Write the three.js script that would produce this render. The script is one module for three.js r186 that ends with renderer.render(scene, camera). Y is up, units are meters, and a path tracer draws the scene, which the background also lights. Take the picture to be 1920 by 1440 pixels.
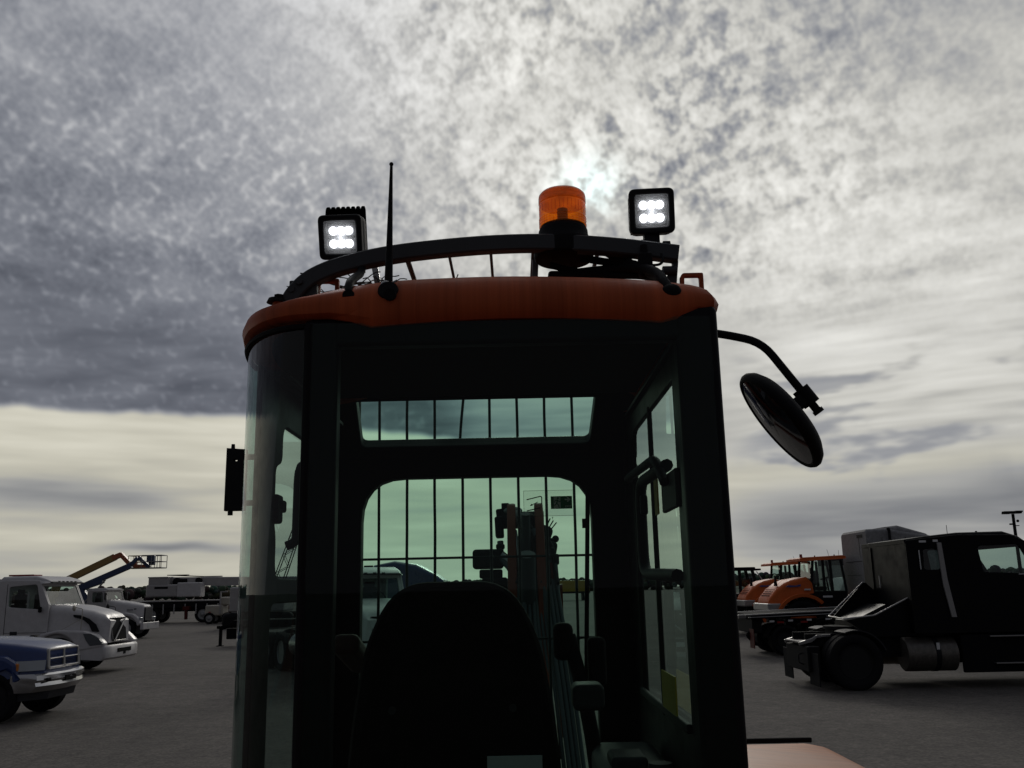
import * as THREE from 'three';
import { mergeGeometries, toCreasedNormals } from 'three/addons/utils/BufferGeometryUtils.js';
import { RoundedBoxGeometry } from 'three/addons/geometries/RoundedBoxGeometry.js';

const scene = new THREE.Scene();
const V3 = THREE.Vector3, PI = Math.PI, rad = (d) => d * PI / 180;

// ---------------------------------------------------------------- camera: held at 2.1 m, tilted up 12.5 degrees, 1.2 degrees out of level
const EYE = 2.1;
const camera = new THREE.PerspectiveCamera(45.15, 4 / 3, 0.05, 4000);
camera.rotation.order = 'YXZ';
camera.position.set(0, EYE, 0);
camera.rotation.set(rad(12.46), 0, rad(-1.2));
scene.add(camera);

const renderer = new THREE.WebGLRenderer({ antialias: true });
renderer.toneMapping = THREE.LinearToneMapping;
renderer.toneMappingExposure = 1;
renderer.shadowMap.enabled = true;
renderer.shadowMap.type = THREE.PCFSoftShadowMap;

// ---------------------------------------------------------------- noise
function rng(seed) { let s = seed >>> 0; return () => { s = (s + 0x6d2b79f5) | 0; let t = Math.imul(s ^ (s >>> 15), 1 | s); t = (t + Math.imul(t ^ (t >>> 7), 61 | t)) ^ t; return ((t ^ (t >>> 14)) >>> 0) / 4294967296; }; }
const PERM = new Uint8Array(512), GX = new Float32Array(256), GY = new Float32Array(256);
{ const r = rng(77), p = Array.from({ length: 256 }, (_, i) => i); for (let i = 255; i > 0; i--) { const j = Math.floor(r() * (i + 1)); [p[i], p[j]] = [p[j], p[i]]; } for (let i = 0; i < 512; i++) PERM[i] = p[i & 255]; for (let i = 0; i < 256; i++) { const a = r() * 2 * PI; GX[i] = Math.cos(a); GY[i] = Math.sin(a); } }
function noise(x, y) {
  const xf = Math.floor(x), yf = Math.floor(y), X = xf & 255, Y = yf & 255; x -= xf; y -= yf;
  const u = x * x * x * (x * (x * 6 - 15) + 10), v = y * y * y * (y * (y * 6 - 15) + 10);
  const a = PERM[PERM[X] + Y], b = PERM[PERM[X + 1] + Y], c = PERM[PERM[X] + Y + 1], d = PERM[PERM[X + 1] + Y + 1];
  const n0 = GX[a] * x + GY[a] * y, n1 = GX[b] * (x - 1) + GY[b] * y, n2 = GX[c] * x + GY[c] * (y - 1), n3 = GX[d] * (x - 1) + GY[d] * (y - 1);
  return 1.5 * (n0 + u * (n1 - n0) + v * (n2 + u * (n3 - n2) - n0 - u * (n1 - n0)));
}
function fbm(x, y, o) { let a = 0.5, s = 0; for (let i = 0; i < o; i++) { s += a * noise(x, y); x = x * 2.03 + 17.3; y = y * 2.03 - 9.1; a *= 0.52; } return s; }
const sst = (a, b, x) => { x = Math.min(1, Math.max(0, (x - a) / (b - a))); return x * x * (3 - 2 * x); };
const mix = (a, b, t) => a + (b - a) * t;
const bump = (x, c, w) => Math.exp(-((x - c) / w) * ((x - c) / w));

// ---------------------------------------------------------------- sky: mottled altocumulus, a slate layer low on the left, a pale cream gap beneath it, the veiled sun ahead
const SUN_AZ = 5.4, SUN_EL = 24.2;
{
  // the picture's own pole is tipped forward by TIP, so that its texels lie densest in the cloud ahead
  const TIP = rad(40), cT = Math.cos(TIP), sT = Math.sin(TIP);
  const W = 2048, H = 2048, data = new Float32Array(W * H * 4);
  const lin = (c) => Math.pow(Math.max(0, c) / 255, 2.2);
  for (let j = 0; j < H; j++) {
    const lat = rad(-90 + 180 * (j + 0.5) / H), ty = Math.sin(lat), tr = Math.cos(lat);
    for (let i = 0; i < W; i++) {
      const k = (j * W + i) * 4, th = (i + 0.5) / W * 2 * PI - PI, tz = tr * Math.sin(th);
      const vx = tr * Math.cos(th), vy = ty * cT + tz * sT, vz = -ty * sT + tz * cT;
      const el = Math.asin(Math.max(-1, Math.min(1, vy))) * 180 / PI, e = Math.max(el, 0.02), se = Math.sin(rad(e)), ce = Math.cos(rad(e)), hl = Math.hypot(vx, vz) || 1, dx = vx / hl, dz = vz / hl;
      if (el < -1 || ty < -0.02) { data[k] = 0.112; data[k + 1] = 0.116; data[k + 2] = 0.124; data[k + 3] = 1; continue; }
      const az = Math.atan2(dx, -dz) * 180 / PI;
      const s = 1 / (se + 0.1), px = dx * ce * s, py = dz * ce * s;
      // slow drift of the layers
      const wx = 0.16 * fbm(px * 1.7 + 4.1, py * 1.7 - 2.2, 3), wy = 0.16 * fbm(px * 1.7 - 7.7, py * 1.7 + 8.3, 3);
      const X = px + wx, Y = py + wy, back = sst(60, 130, Math.abs(az));
      const s2 = 1 / (se + 1.1), ux = dx * ce * s2, uy = dz * ce * s2, qx = 0.86 * ux + 0.5 * uy, qy = -0.5 * ux + 0.86 * uy;
      const big = fbm(X * 1.15 + 3.7, Y * 1.15 + 1.9, 4), mid = fbm(X * 4.2 - 5.5, Y * 5.2 + 6.1, 4);
      // the broad light of the sky: brighter ahead and to the right, greyer to the left and behind
      const aw = Math.cos(rad(az - 12));
      let L = mix(88, 173, Math.pow(0.5 + 0.5 * aw, 2.2));
      L += 17 * bump(az, 0, 12) * sst(15, 30, el) + 34 * sst(6, 20, az) * sst(5, 12, el) * (1 - 0.75 * sst(22, 33, el)) * sst(70, 40, az);
      L -= 27 * sst(-4, -18, az) * sst(31, 18, el) * sst(-100, -45, az);
      L += 30 * sst(24, 34, el) * bump(az, -8, 15);
      // cells
      const amp = sst(14, 20, el) * (0.16 + 0.84 * bump(az, 8, 18)) * mix(1, 0.45, sst(19, 32, az));
      const c0 = noise(qx * 30 + 0.9 * mid + 5.5, qy * 28 - 2.2), c1 = noise(qx * 62 + 1.0 * mid, qy * 58 + 0.8 * big), c2 = noise(qx * 118 - 3.1 + 0.8 * c1, qy * 114 + 5.2), c3 = noise(qx * 225 + 1.7, qy * 225), c4 = noise(qx * 400, qy * 400);
      const patch = sst(-0.25, 0.35, fbm(px * 2.3 + 11.2, py * 2.3 + 3.3, 3) + 0.15);
      let cell = 0.22 * c0 + 0.56 * c1 + 0.46 * c2 + 0.26 * c3 + 0.14 * c4;
      cell = Math.sign(cell) * Math.pow(Math.abs(cell), 0.8);
      cell = cell > 0 ? cell * 0.85 : cell * 1.15;
      L += 60 * amp * (0.4 + 0.8 * patch) * cell;
      L += (26 * mid + 34 * big) * sst(8, 17, el) + 20 * (c3 * 0.5 + c4 * 0.5) * 0.5 * sst(10, 20, el);
      // left part: small bright flecks in a smooth layer
      const fleck = Math.max(0, 0.6 * c2 + 0.5 * c3 + 0.3 * mid - 0.16);
      L += 38 * fleck * sst(-2, -14, az) * sst(13, 17, el) * sst(34, 25, el);
      // streaks on the right
      const stx = px * 0.88 + py * 0.47, sty = -px * 0.47 + py * 0.88;
      const streak = fbm(stx * 1.6 + 2 * wx, sty * 7 + 3.3, 4);
      L += 40 * streak * sst(10, 18, az) * sst(5, 9, el) * sst(30, 20, el);
      let warm = sst(26, 10, el) * sst(-5, 12, az) * 0.5 * (1 - back), blue = 0;
      // the low gap: cream, with level streaks
      const edge = 10.5 - 0.11 * Math.max(0, az + 16) + 0.22 * noise(az * 0.22, 3.3) + 0.13 * noise(az * 0.9, 8.8);
      const left = sst(-1, -6, az) + 0.0, under = 1 - sst(edge - 0.35, edge + 0.2, el);
      const lev = fbm(az * 0.085 + 0.6 * wx, el * 0.95 + 0.02 * az, 4), lev2 = fbm(az * 0.16 + 9.9, el * 2.1 - 0.03 * az + 4.4, 3);
      let low = 184 + 22 * lev + 13 * lev2 + 16 * sst(4, 10, el) - 8 * sst(3, 0, el);
      low -= 46 * bump(az, -27, 6) * bump(el, 5.6, 1.0) + 20 * bump(az, -22.5, 2.2) * bump(el, 5.3, 0.5);
      low -= 58 * bump(az, -20.3, 3.2) * bump(el, 2.72 + 0.05 * Math.sin(az * 1.9), 0.26) + 14 * bump(az, -15, 3) * bump(el, 2.4, 0.2);
      // right: a soft slate bank along the horizon
      const bank = sst(10, 17, az) * bump(el, 3.4 + 0.045 * (az - 17) + 0.5 * lev, 1.9);
      low -= 62 * bank * (0.75 + 0.5 * lev2);
      const bank2 = sst(24, 34, az) * sst(7.2, 4.6, el + 1.0 * noise(az * 0.45, 2.2) + 0.5 * noise(az * 1.3, 7.2));
      low -= 34 * bank2 * (1 - back);
      // grey scraps of cloud beside the mirror and above the bank
      const scrap = sst(0.02, 0.42, fbm(az * 0.17 + 2.2, el * 0.62 + 1.1, 4) + 0.55 * bump(az, 20, 6) * bump(el, 8.3, 1.1) + 0.42 * bump(az, 18.5, 2.6) * bump(el, 11.2, 1.2) - 0.1);
      // slate layer above the left gap
      const slate = left * sst(edge - 0.3, edge + 0.25, el) * sst(23, 12.5, el) * sst(-95, -40, az);
      L = mix(L, 102 + 26 * mid + 20 * big + 34 * fleck + 2.2 * Math.max(0, el - 12), 0.97 * slate * mix(1, 0.5, sst(11.5, 17, el)));
      // ahead, seen through the cab, the layer frays out
      const ahead = bump(az, 1.5, 9) * bump(el, 9.2, 2.4);
      const toLow = left * under + (1 - left) * sst(9.5, 6, el);
      L = mix(L, low, toLow);
      L -= 46 * ahead * (0.7 + 0.8 * lev2) * (1 - left * under);
      low = mix(low, 112 + 14 * lev, back);
      const sc = scrap * sst(13, 16, az) * sst(36, 27, az) * sst(4.5, 6.5, el) * sst(15, 11.5, el);
      L = mix(L, 140 + 24 * lev2, 0.8 * sc);
      warm = Math.max(warm, (1 - 0.7 * back) * toLow * (1 - 0.8 * bank) * (0.55 + 0.4 * sst(150, 185, L))) * (1 - 0.7 * sc);
      blue = Math.max(sst(150, 95, L) * 0.9, sc * 0.4, 0.8 * bank, 0.7 * bank2);
      // the veiled sun
      const da = (az - SUN_AZ) * ce, de = el - SUN_EL, rr = Math.hypot(da, de);
      const veil = 0.2 + 0.8 * sst(-0.5, 0.35, 0.8 * cell + 0.5 * mid + 0.25 + 0.12 * de * sst(0, -2.6, de) * 4);
      L += (84 * Math.exp(-rr * rr / 6.5) * veil + 20 * Math.exp(-rr * rr / 70));
      const cy = Math.exp(-rr * rr / 3.2) * veil;
      { const Lb = 94 + 20 * big + 14 * mid; L = mix(L, Lb, back); warm *= 1 - back; blue = mix(blue, 0.6, back); }
      L = Math.max(L, 60);
      if (L > 205) L = 205 + (L - 205) * 0.72;
      const lt = sst(112, 200, L), cream = Math.max(warm, 0.45 * lt * sst(-22, 4, az) * (1 - back)) * (0.35 + 0.65 * lt), cool = (1 - lt) * (1 - 0.45 * warm);
      const r = L + 5 * cream - 3.2 * cool - 0.8 - 16 * cy, g = L + 0.8 * cream - 0.8 * cool + 3 * cy, b = L - 15 * cream + 5 * cool + 3 * (1 - cream) + 7 * cy;
      data[k] = lin(r); data[k + 1] = lin(g); data[k + 2] = lin(b); data[k + 3] = 1;
    }
  }
  const sky = new THREE.DataTexture(data, W, H, THREE.RGBAFormat, THREE.FloatType);
  sky.mapping = THREE.EquirectangularReflectionMapping; sky.magFilter = THREE.LinearFilter; sky.minFilter = THREE.LinearFilter; sky.needsUpdate = true;
  scene.background = sky; scene.environment = sky; scene.backgroundRotation.x = -TIP; scene.environmentRotation.x = -TIP;
}

// ---------------------------------------------------------------- the sun behind the cloud
const sun = new THREE.DirectionalLight(new THREE.Color(1, 0.95, 0.86), 0.5);
sun.position.set(Math.sin(rad(SUN_AZ)) * Math.cos(rad(SUN_EL)), Math.sin(rad(SUN_EL)), -Math.cos(rad(SUN_AZ)) * Math.cos(rad(SUN_EL))).multiplyScalar(120);
sun.castShadow = true; sun.shadow.radius = 26; sun.shadow.mapSize.set(2048, 2048);
Object.assign(sun.shadow.camera, { left: -60, right: 60, top: 60, bottom: -60, near: 1, far: 300 });
scene.add(sun); scene.add(sun.target);

// ---------------------------------------------------------------- textures and materials
function texture(w, h, f, { srgb = false, rx = 1, ry = 1 } = {}) {
  const d = new Uint8Array(w * h * 4);
  for (let y = 0; y < h; y++) for (let x = 0; x < w; x++) { const c = f(x, y), k = (y * w + x) * 4; d[k] = c[0]; d[k + 1] = c[1]; d[k + 2] = c[2]; d[k + 3] = c[3] ?? 255; }
  const t = new THREE.DataTexture(d, w, h); t.wrapS = t.wrapT = THREE.RepeatWrapping; t.magFilter = THREE.LinearFilter; t.minFilter = THREE.LinearMipmapLinearFilter; t.generateMipmaps = true;
  if (srgb) t.colorSpace = THREE.SRGBColorSpace; t.repeat.set(rx, ry); t.needsUpdate = true; return t;
}
const tile = (x, y, n, s, o) => { const u = x / n, v = y / n; return (fbm(u * s, v * s, o) * (1 - u) + fbm((u - 1) * s, v * s, o) * u) * (1 - v) + (fbm(u * s, (v - 1) * s, o) * (1 - u) + fbm((u - 1) * s, (v - 1) * s, o) * u) * v; };
const rw = rng(5);
// dust and wear for painted metal (a scale on the paint's own colour) and a matching gloss map
const wearMap = texture(512, 512, (x, y) => { const a = tile(x, y, 512, 5, 5), b = tile(x, y, 512, 26, 3); const v = 232 + 22 * a + 14 * b + 8 * (rw() - 0.5); const c = Math.max(120, Math.min(255, v)); return [c, c * 0.99, c * 0.975]; });
wearMap.colorSpace = THREE.SRGBColorSpace;
const dirtMap = texture(512, 512, (x, y) => { const a = tile(x + 33, y, 512, 9, 5), b = tile(x, y * 0.3 + 7, 512, 40, 3), v = Math.max(110, Math.min(255, 214 + 62 * a + 40 * b + 14 * (rw() - 0.5))); return [v, Math.min(255, v * 0.99 + 3), Math.min(255, v * 0.96 + 8)]; }, { srgb: true, rx: 1.6, ry: 1.6 });
const roughMap = texture(512, 512, (x, y) => { const v = Math.max(90, Math.min(255, 190 + 110 * tile(x + 91, y + 40, 512, 7, 5))); return [v, v, v]; });
const grainMap = texture(256, 256, (x, y) => { const v = 128 + 70 * tile(x, y, 256, 60, 2) + 40 * (rw() - 0.5); return [v, v, v]; });
const col = (r, g, b) => new THREE.Color().setRGB(r, g, b);
const std = (c, rough, metal = 0, extra = {}) => new THREE.MeshStandardMaterial({ color: col(...c), roughness: rough, metalness: metal, ...extra });
const paint = (c, rough = 0.42, coat = 0.5) => new THREE.MeshPhysicalMaterial({ color: col(...c), roughness: rough, clearcoat: coat, clearcoatRoughness: 0.22, map: wearMap, roughnessMap: roughMap });
const dull = (c, rough = 0.7, spec = 0.35, extra = {}) => new THREE.MeshPhysicalMaterial({ color: col(...c), roughness: rough, specularIntensity: spec, ...extra });
const pane = (c, rough = 0, spec = 1) => new THREE.MeshPhysicalMaterial({ color: col(...c), roughness: rough, specularIntensity: spec, metalness: 0, transmission: 1, thickness: 0, ior: 1.5, side: THREE.DoubleSide });
const M = {
  orange: new THREE.MeshPhysicalMaterial({ color: col(0.53, 0.105, 0.034), roughness: 0.75, specularIntensity: 0.3, map: dirtMap, roughnessMap: roughMap }), orangeFaded: dull([0.68, 0.225, 0.08], 0.6, 0.35, { map: dirtMap, roughnessMap: roughMap }), orangeRoller: new THREE.MeshPhysicalMaterial({ color: col(0.6, 0.12, 0.024), roughness: 0.7, specularIntensity: 0.35, map: wearMap, roughnessMap: roughMap }),
  cabBlack: dull([0.007, 0.0075, 0.009], 0.6, 0.2, { roughnessMap: roughMap }), trimBlack: dull([0.011, 0.0115, 0.013], 0.62, 0.35, { bumpMap: grainMap, bumpScale: 0.0008 }),
  inside: dull([0.008, 0.008, 0.009], 0.8, 0.2), headliner: dull([0.02, 0.023, 0.023], 0.95, 0.2), seat: dull([0.009, 0.008, 0.008], 0.95, 0.15, { bumpMap: grainMap, bumpScale: 0.0015 }),
  barSteel: dull([0.05, 0.055, 0.062], 0.6, 0.5, { map: wearMap }), rubber: dull([0.008, 0.008, 0.009], 0.8, 0.3, { bumpMap: grainMap, bumpScale: 0.002 }),
  tyre: dull([0.009, 0.009, 0.01], 0.88, 0.35, { bumpMap: grainMap, bumpScale: 0.004 }), steel: std([0.3, 0.3, 0.31], 0.42, 0.75, { map: wearMap, roughnessMap: roughMap }),
  chrome: std([0.45, 0.45, 0.47], 0.25, 1, { roughnessMap: roughMap }), galv: std([0.38, 0.39, 0.4], 0.5, 0.5, { map: wearMap }), alu: std([0.36, 0.36, 0.37], 0.42, 0.85, { map: wearMap, roughnessMap: roughMap }),
  chassis: dull([0.009, 0.009, 0.01], 0.75, 0.3), glass: pane([0.67, 0.85, 0.77], 0, 0.35), glassDark: pane([0.42, 0.55, 0.52], 0, 0.8), glassClear: pane([0.86, 0.92, 0.9]), glassTruck: pane([0.66, 0.78, 0.74]),
  white: paint([0.62, 0.61, 0.63], 0.55, 0.1), whiteDull: dull([0.33, 0.325, 0.335], 0.7, 0.3, { map: dirtMap }), whiteOld: paint([0.42, 0.41, 0.415], 0.55, 0.1), silver: std([0.36, 0.36, 0.37], 0.42, 0.5, { map: wearMap }), blue: paint([0.008, 0.035, 0.17], 0.45, 0.3), blueDark: paint([0.012, 0.03, 0.13], 0.4, 0.5), blueLift: paint([0.02, 0.045, 0.13], 0.5, 0.2),
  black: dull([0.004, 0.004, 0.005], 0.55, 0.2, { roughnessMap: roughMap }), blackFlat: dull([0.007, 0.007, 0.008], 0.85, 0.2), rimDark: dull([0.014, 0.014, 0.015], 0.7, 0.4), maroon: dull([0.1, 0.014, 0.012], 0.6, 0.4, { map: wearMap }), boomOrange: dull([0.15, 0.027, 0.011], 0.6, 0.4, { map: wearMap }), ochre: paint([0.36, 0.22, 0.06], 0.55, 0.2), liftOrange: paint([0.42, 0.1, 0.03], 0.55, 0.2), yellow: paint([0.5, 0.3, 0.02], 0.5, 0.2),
  lensAmber: std([0.5, 0.16, 0.02], 0.3), lensClear: std([0.32, 0.34, 0.36], 0.12, 0.3), lensRed: std([0.25, 0.012, 0.012], 0.3), greyHose: dull([0.05, 0.056, 0.062], 0.6, 0.5), plate: std([0.42, 0.44, 0.44], 0.5), twig: std([0.05, 0.04, 0.03], 0.9), mirror: std([0.75, 0.76, 0.77], 0.04, 1),
  cream: paint([0.5, 0.47, 0.4], 0.5, 0.2), greenDark: paint([0.02, 0.07, 0.045], 0.5, 0.2), badge: std([0.03, 0.05, 0.2], 0.5), tape: std([0.6, 0.6, 0.6], 0.5), skirt: dull([0.03, 0.03, 0.033], 0.65, 0.4),
};

// ---------------------------------------------------------------- shapes
const fix = (g) => { g = g.index ? g.toNonIndexed() : g; for (const k of Object.keys(g.attributes)) if (!['position', 'normal', 'uv'].includes(k)) g.deleteAttribute(k); return g; };
const join = (...gs) => mergeGeometries(gs.flat(Infinity).map(fix));
const box = (w, h, d, x = 0, y = 0, z = 0, r = 0) => (r ? new RoundedBoxGeometry(w, h, d, 2, Math.min(r, w / 2.01, h / 2.01, d / 2.01)) : new THREE.BoxGeometry(w, h, d)).translate(x, y, z);
function cyl(r0, r1, h, x = 0, y = 0, z = 0, axis = 'y', n = 24) { const g = new THREE.CylinderGeometry(r1, r0, h, n); if (axis === 'x') g.rotateZ(-PI / 2); if (axis === 'z') g.rotateX(PI / 2); return g.translate(x, y, z); }
const curveOf = (pts, smooth) => { if (smooth) return new THREE.CatmullRomCurve3(pts.map((p) => new V3(...p)), false, 'centripetal'); const c = new THREE.CurvePath(); for (let i = 1; i < pts.length; i++) c.add(new THREE.LineCurve3(new V3(...pts[i - 1]), new V3(...pts[i]))); return c; };
const tube = (pts, r, seg = 24, rs = 8) => new THREE.TubeGeometry(curveOf(pts, true), seg, r, rs, false);
// a bent bar: straight runs with rounded corners
function bent(pts, r, corner = 0.05, rs = 8) {
  const P = pts.map((p) => new V3(...p)), out = [P[0]];
  for (let i = 1; i < P.length - 1; i++) { const a = P[i - 1].clone().sub(P[i]), b = P[i + 1].clone().sub(P[i]), k = Math.min(corner, a.length() / 2.1, b.length() / 2.1); a.setLength(k); b.setLength(k); for (let j = 0; j <= 5; j++) { const t = j / 5; out.push(P[i].clone().addScaledVector(a, (1 - t) * (1 - t)).addScaledVector(b, t * t)); } }
  out.push(P[P.length - 1]);
  const n = out.length, pos = [], idx = [], uv = []; let up = new V3(0.123, 0.987, 0.31).normalize();
  for (let i = 0; i < n; i++) {
    const T = (i === 0 ? out[1].clone().sub(out[0]) : i === n - 1 ? out[i].clone().sub(out[i - 1]) : out[i + 1].clone().sub(out[i - 1])).normalize();
    const N = up.clone().addScaledVector(T, -up.dot(T)).normalize(), B = T.clone().cross(N); up = N;
    for (let j = 0; j <= rs; j++) { const a = j / rs * 2 * PI; pos.push(out[i].x + r * (N.x * Math.cos(a) + B.x * Math.sin(a)), out[i].y + r * (N.y * Math.cos(a) + B.y * Math.sin(a)), out[i].z + r * (N.z * Math.cos(a) + B.z * Math.sin(a))); uv.push(j / rs, i / n); }
  }
  for (let i = 0; i < n - 1; i++) for (let j = 0; j < rs; j++) { const a = i * (rs + 1) + j, b = a + rs + 1; idx.push(a, b, a + 1, b, b + 1, a + 1); }
  for (const [s, f] of [[0, 1], [n - 1, 0]]) { const c = pos.length / 3; pos.push(out[s].x, out[s].y, out[s].z); uv.push(0, 0); for (let j = 0; j < rs; j++) { const a = s * (rs + 1) + j; f ? idx.push(c, a, a + 1) : idx.push(c, a + 1, a); } }
  const g = new THREE.BufferGeometry(); g.setAttribute('position', new THREE.Float32BufferAttribute(pos, 3)); g.setAttribute('uv', new THREE.Float32BufferAttribute(uv, 2)); g.setIndex(idx); g.computeVertexNormals();
  return toCreasedNormals(g, rad(50));
}
const rod = (a, b, r, n = 10) => bent([a, b], r, 0.01, n);
function outline(pts, r = 0) {
  const n = pts.length, s = new THREE.Shape(), R = (i) => (Array.isArray(r) ? r[i] : r);
  for (let i = 0; i < n; i++) {
    const p = pts[i], a = pts[(i + n - 1) % n], b = pts[(i + 1) % n], la = Math.hypot(a[0] - p[0], a[1] - p[1]), lb = Math.hypot(b[0] - p[0], b[1] - p[1]), k = Math.min(R(i), la / 2.05, lb / 2.05);
    const p0 = [p[0] + (a[0] - p[0]) / la * k, p[1] + (a[1] - p[1]) / la * k], p1 = [p[0] + (b[0] - p[0]) / lb * k, p[1] + (b[1] - p[1]) / lb * k];
    i ? s.lineTo(...p0) : s.moveTo(...p0);
    if (k > 0) s.quadraticCurveTo(p[0], p[1], p1[0], p1[1]);
  }
  s.closePath(); return s;
}
// a plate cut from an outline (x, y), its thickness along z, centred on z
function ext(pts, depth, { r = 0, bevel = 0, holes = [], z = 0 } = {}) {
  const s = pts instanceof THREE.Shape ? pts : outline(pts, r);
  for (const h of holes) s.holes.push(h instanceof THREE.Shape ? new THREE.Path(h.getPoints(6)) : new THREE.Path(outline(h[0], h[1]).getPoints(6)));
  const g = new THREE.ExtrudeGeometry(s, { depth: depth - 2 * bevel, bevelEnabled: bevel > 0, bevelThickness: bevel, bevelSize: bevel, bevelOffset: -bevel, bevelSegments: 2, curveSegments: 6 });
  return g.translate(0, 0, z - depth / 2 + bevel);
}
// the same plate with its outline in (z, y) and its thickness along x
const extX = (pts, depth, o = {}) => { const x = o.x ?? 0; return ext(pts, depth, { ...o, z: 0 }).rotateY(-PI / 2).translate(x, 0, 0); };
// a body through rings of points, closed at both ends
function skin(rings, crease = 32) {
  const n = rings[0].length, pos = [], idx = [], uv = [];
  for (const q of rings) for (let j = 0; j < n; j++) { pos.push(...q[j]); uv.push((q[j][0] + 0.7 * q[j][2]) * 0.6, (q[j][1] + 0.3 * q[j][2]) * 0.6); }
  for (let i = 0; i < rings.length - 1; i++) for (let j = 0; j < n; j++) { const a = i * n + j, b = i * n + (j + 1) % n, c = a + n, d = b + n; idx.push(a, c, b, b, c, d); }
  for (const e of [0, rings.length - 1]) { const c = pos.length / 3, q = rings[e]; let m = [0, 0, 0]; for (const p of q) for (let k = 0; k < 3; k++) m[k] += p[k] / n; pos.push(...m); uv.push(m[0], m[1]); for (let j = 0; j < n; j++) e ? idx.push(c, e * n + (j + 1) % n, e * n + j) : idx.push(c, j, (j + 1) % n); }
  const g = new THREE.BufferGeometry(); g.setAttribute('position', new THREE.Float32BufferAttribute(pos, 3)); g.setAttribute('uv', new THREE.Float32BufferAttribute(uv, 2)); g.setIndex(idx);
  return toCreasedNormals(g, rad(crease));
}
// a bonnet-like body along x: stations of { x, y0, y1, w0 (half width below), w1 (half width at the shoulder), r }
function hull(stations, n = 6, crease = 32) {
  return skin(stations.map(({ x, y0, y1, w0, w1, r = 0.12, sag = 0, dx = 0 }) => {
    const q = [[x, y0, w0]]; const rr = Math.min(r, (y1 - y0) * 0.45, w1 * 0.9);
    for (let k = 0; k <= n; k++) { const a = k / n * PI / 2; q.push([x + dx * (1 - (1 - Math.sin(a))), y1 - rr + rr * Math.sin(a), w1 - rr + rr * Math.cos(a)]); }
    q.push([x + dx, y1 + sag, w1 * 0.4], [x + dx, y1 + sag, -w1 * 0.4]);
    for (let k = n; k >= 0; k--) { const a = k / n * PI / 2; q.push([x + dx * Math.sin(a), y1 - rr + rr * Math.sin(a), -(w1 - rr + rr * Math.cos(a))]); }
    q.push([x, y0, -w0]); return q;
  }), crease);
}

// ---------------------------------------------------------------- things, parts, names, labels
const taken = new Map();
const numbered = (n) => { const k = taken.get(n) ?? 0; taken.set(n, k + 1); return k ? n + '_' + String(k).padStart(3, '0') : n; };
let origin = new V3();
function thing(name, label, category, p, turn = 0, group) {
  const o = new THREE.Group(); o.name = numbered(name); o.position.set(...p); o.rotation.y = turn; o.userData = { label, category }; if (group) o.userData.group = group; scene.add(o); return o;
}
function part(name, geo, mat, parent, label) {
  const gs = Array.isArray(geo) ? join(geo) : geo; const m = new THREE.Mesh(gs, mat); m.name = name; if (label) m.userData.label = label; parent.add(m); return m;
}
function setting(name, geo, mat) { const m = new THREE.Mesh(geo, mat); m.name = name; m.userData.kind = 'structure'; scene.add(m); return m; }
function again(o, label, p, turn) { const c = o.clone(); c.name = numbered(o.name.replace(/_\d+$/, '')); c.userData = { ...o.userData, label }; c.position.set(...p); if (turn !== undefined) c.rotation.y = turn; scene.add(c); return c; }

// wheels (axis along z): a tyre with its treads, the rim a sub-part
function tyreGeo(R, W, lugs = 0) {
  const h = W / 2, s = R * 0.62, q = [[s, -h * 0.7], [R * 0.8, -h], [R * 0.93, -h * 0.97], [R * 0.985, -h * 0.8]];
  for (let k = -2; k <= 2; k++) { const y = k / 2 * h * 0.6; q.push([R, y - h * 0.1], [R, y + h * 0.1]); if (k < 2) q.push([R * 0.97, y + h * 0.12], [R * 0.97, y + h * 0.18]); }
  q.push([R * 0.985, h * 0.8], [R * 0.93, h * 0.97], [R * 0.8, h], [s, h * 0.7], [s, -h * 0.7]);
  const g = [new THREE.LatheGeometry(q.map((p) => new THREE.Vector2(...p)), 40).rotateX(PI / 2)];
  for (let k = 0; k < lugs; k++) { const a = k / lugs * 2 * PI; for (const sd of [-1, 1]) g.push(box(R * 0.07, R * 0.09, h * 0.8, 0, R * 1.0, 0).rotateY(sd * 0.5).translate(0, 0, sd * h * 0.5).rotateZ(a + (sd > 0 ? 0.08 : 0))); }
  return join(g);
}
function rimGeo(R, W, deep) {
  const h = W / 2, s = R * 0.62, o = deep ? -h * 0.1 : h * 0.62;
  const g = [new THREE.LatheGeometry([[s, h * 0.72], [s * 0.95, h * 0.75], [s * 0.9, h * 0.4], [s * 0.8, o * 0.6], [s * 0.6, o], [s * 0.32, o + h * 0.04], [s * 0.3, o + h * 0.3], [0.001, o + h * 0.34]].map((p) => new THREE.Vector2(...p)), 28).rotateX(PI / 2), cyl(s, s, h * 1.3, 0, 0, -h * 0.1, 'z', 28)];
  for (let k = 0; k < 10; k++) { const a = k / 10 * 2 * PI; g.push(cyl(s * 0.05, s * 0.05, 0.04, Math.cos(a) * s * 0.48, Math.sin(a) * s * 0.48, o + 0.02, 'z', 6)); }
  return join(g);
}
const wheelCache = new Map();
function wheel(parent, R, W, x, y, z, side, { lugs = 0, rim = M.galv, deep = false } = {}) {
  const key = [R, W, lugs, deep].join(); if (!wheelCache.has(key)) wheelCache.set(key, [tyreGeo(R, W, lugs), rimGeo(R, W, deep)]);
  const [a, b] = wheelCache.get(key), w = part('wheel', a, M.tyre, parent); w.position.set(x, y, z); if (side < 0) w.rotation.y = PI;
  part('rim', b, rim, w); return w;
}

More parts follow.
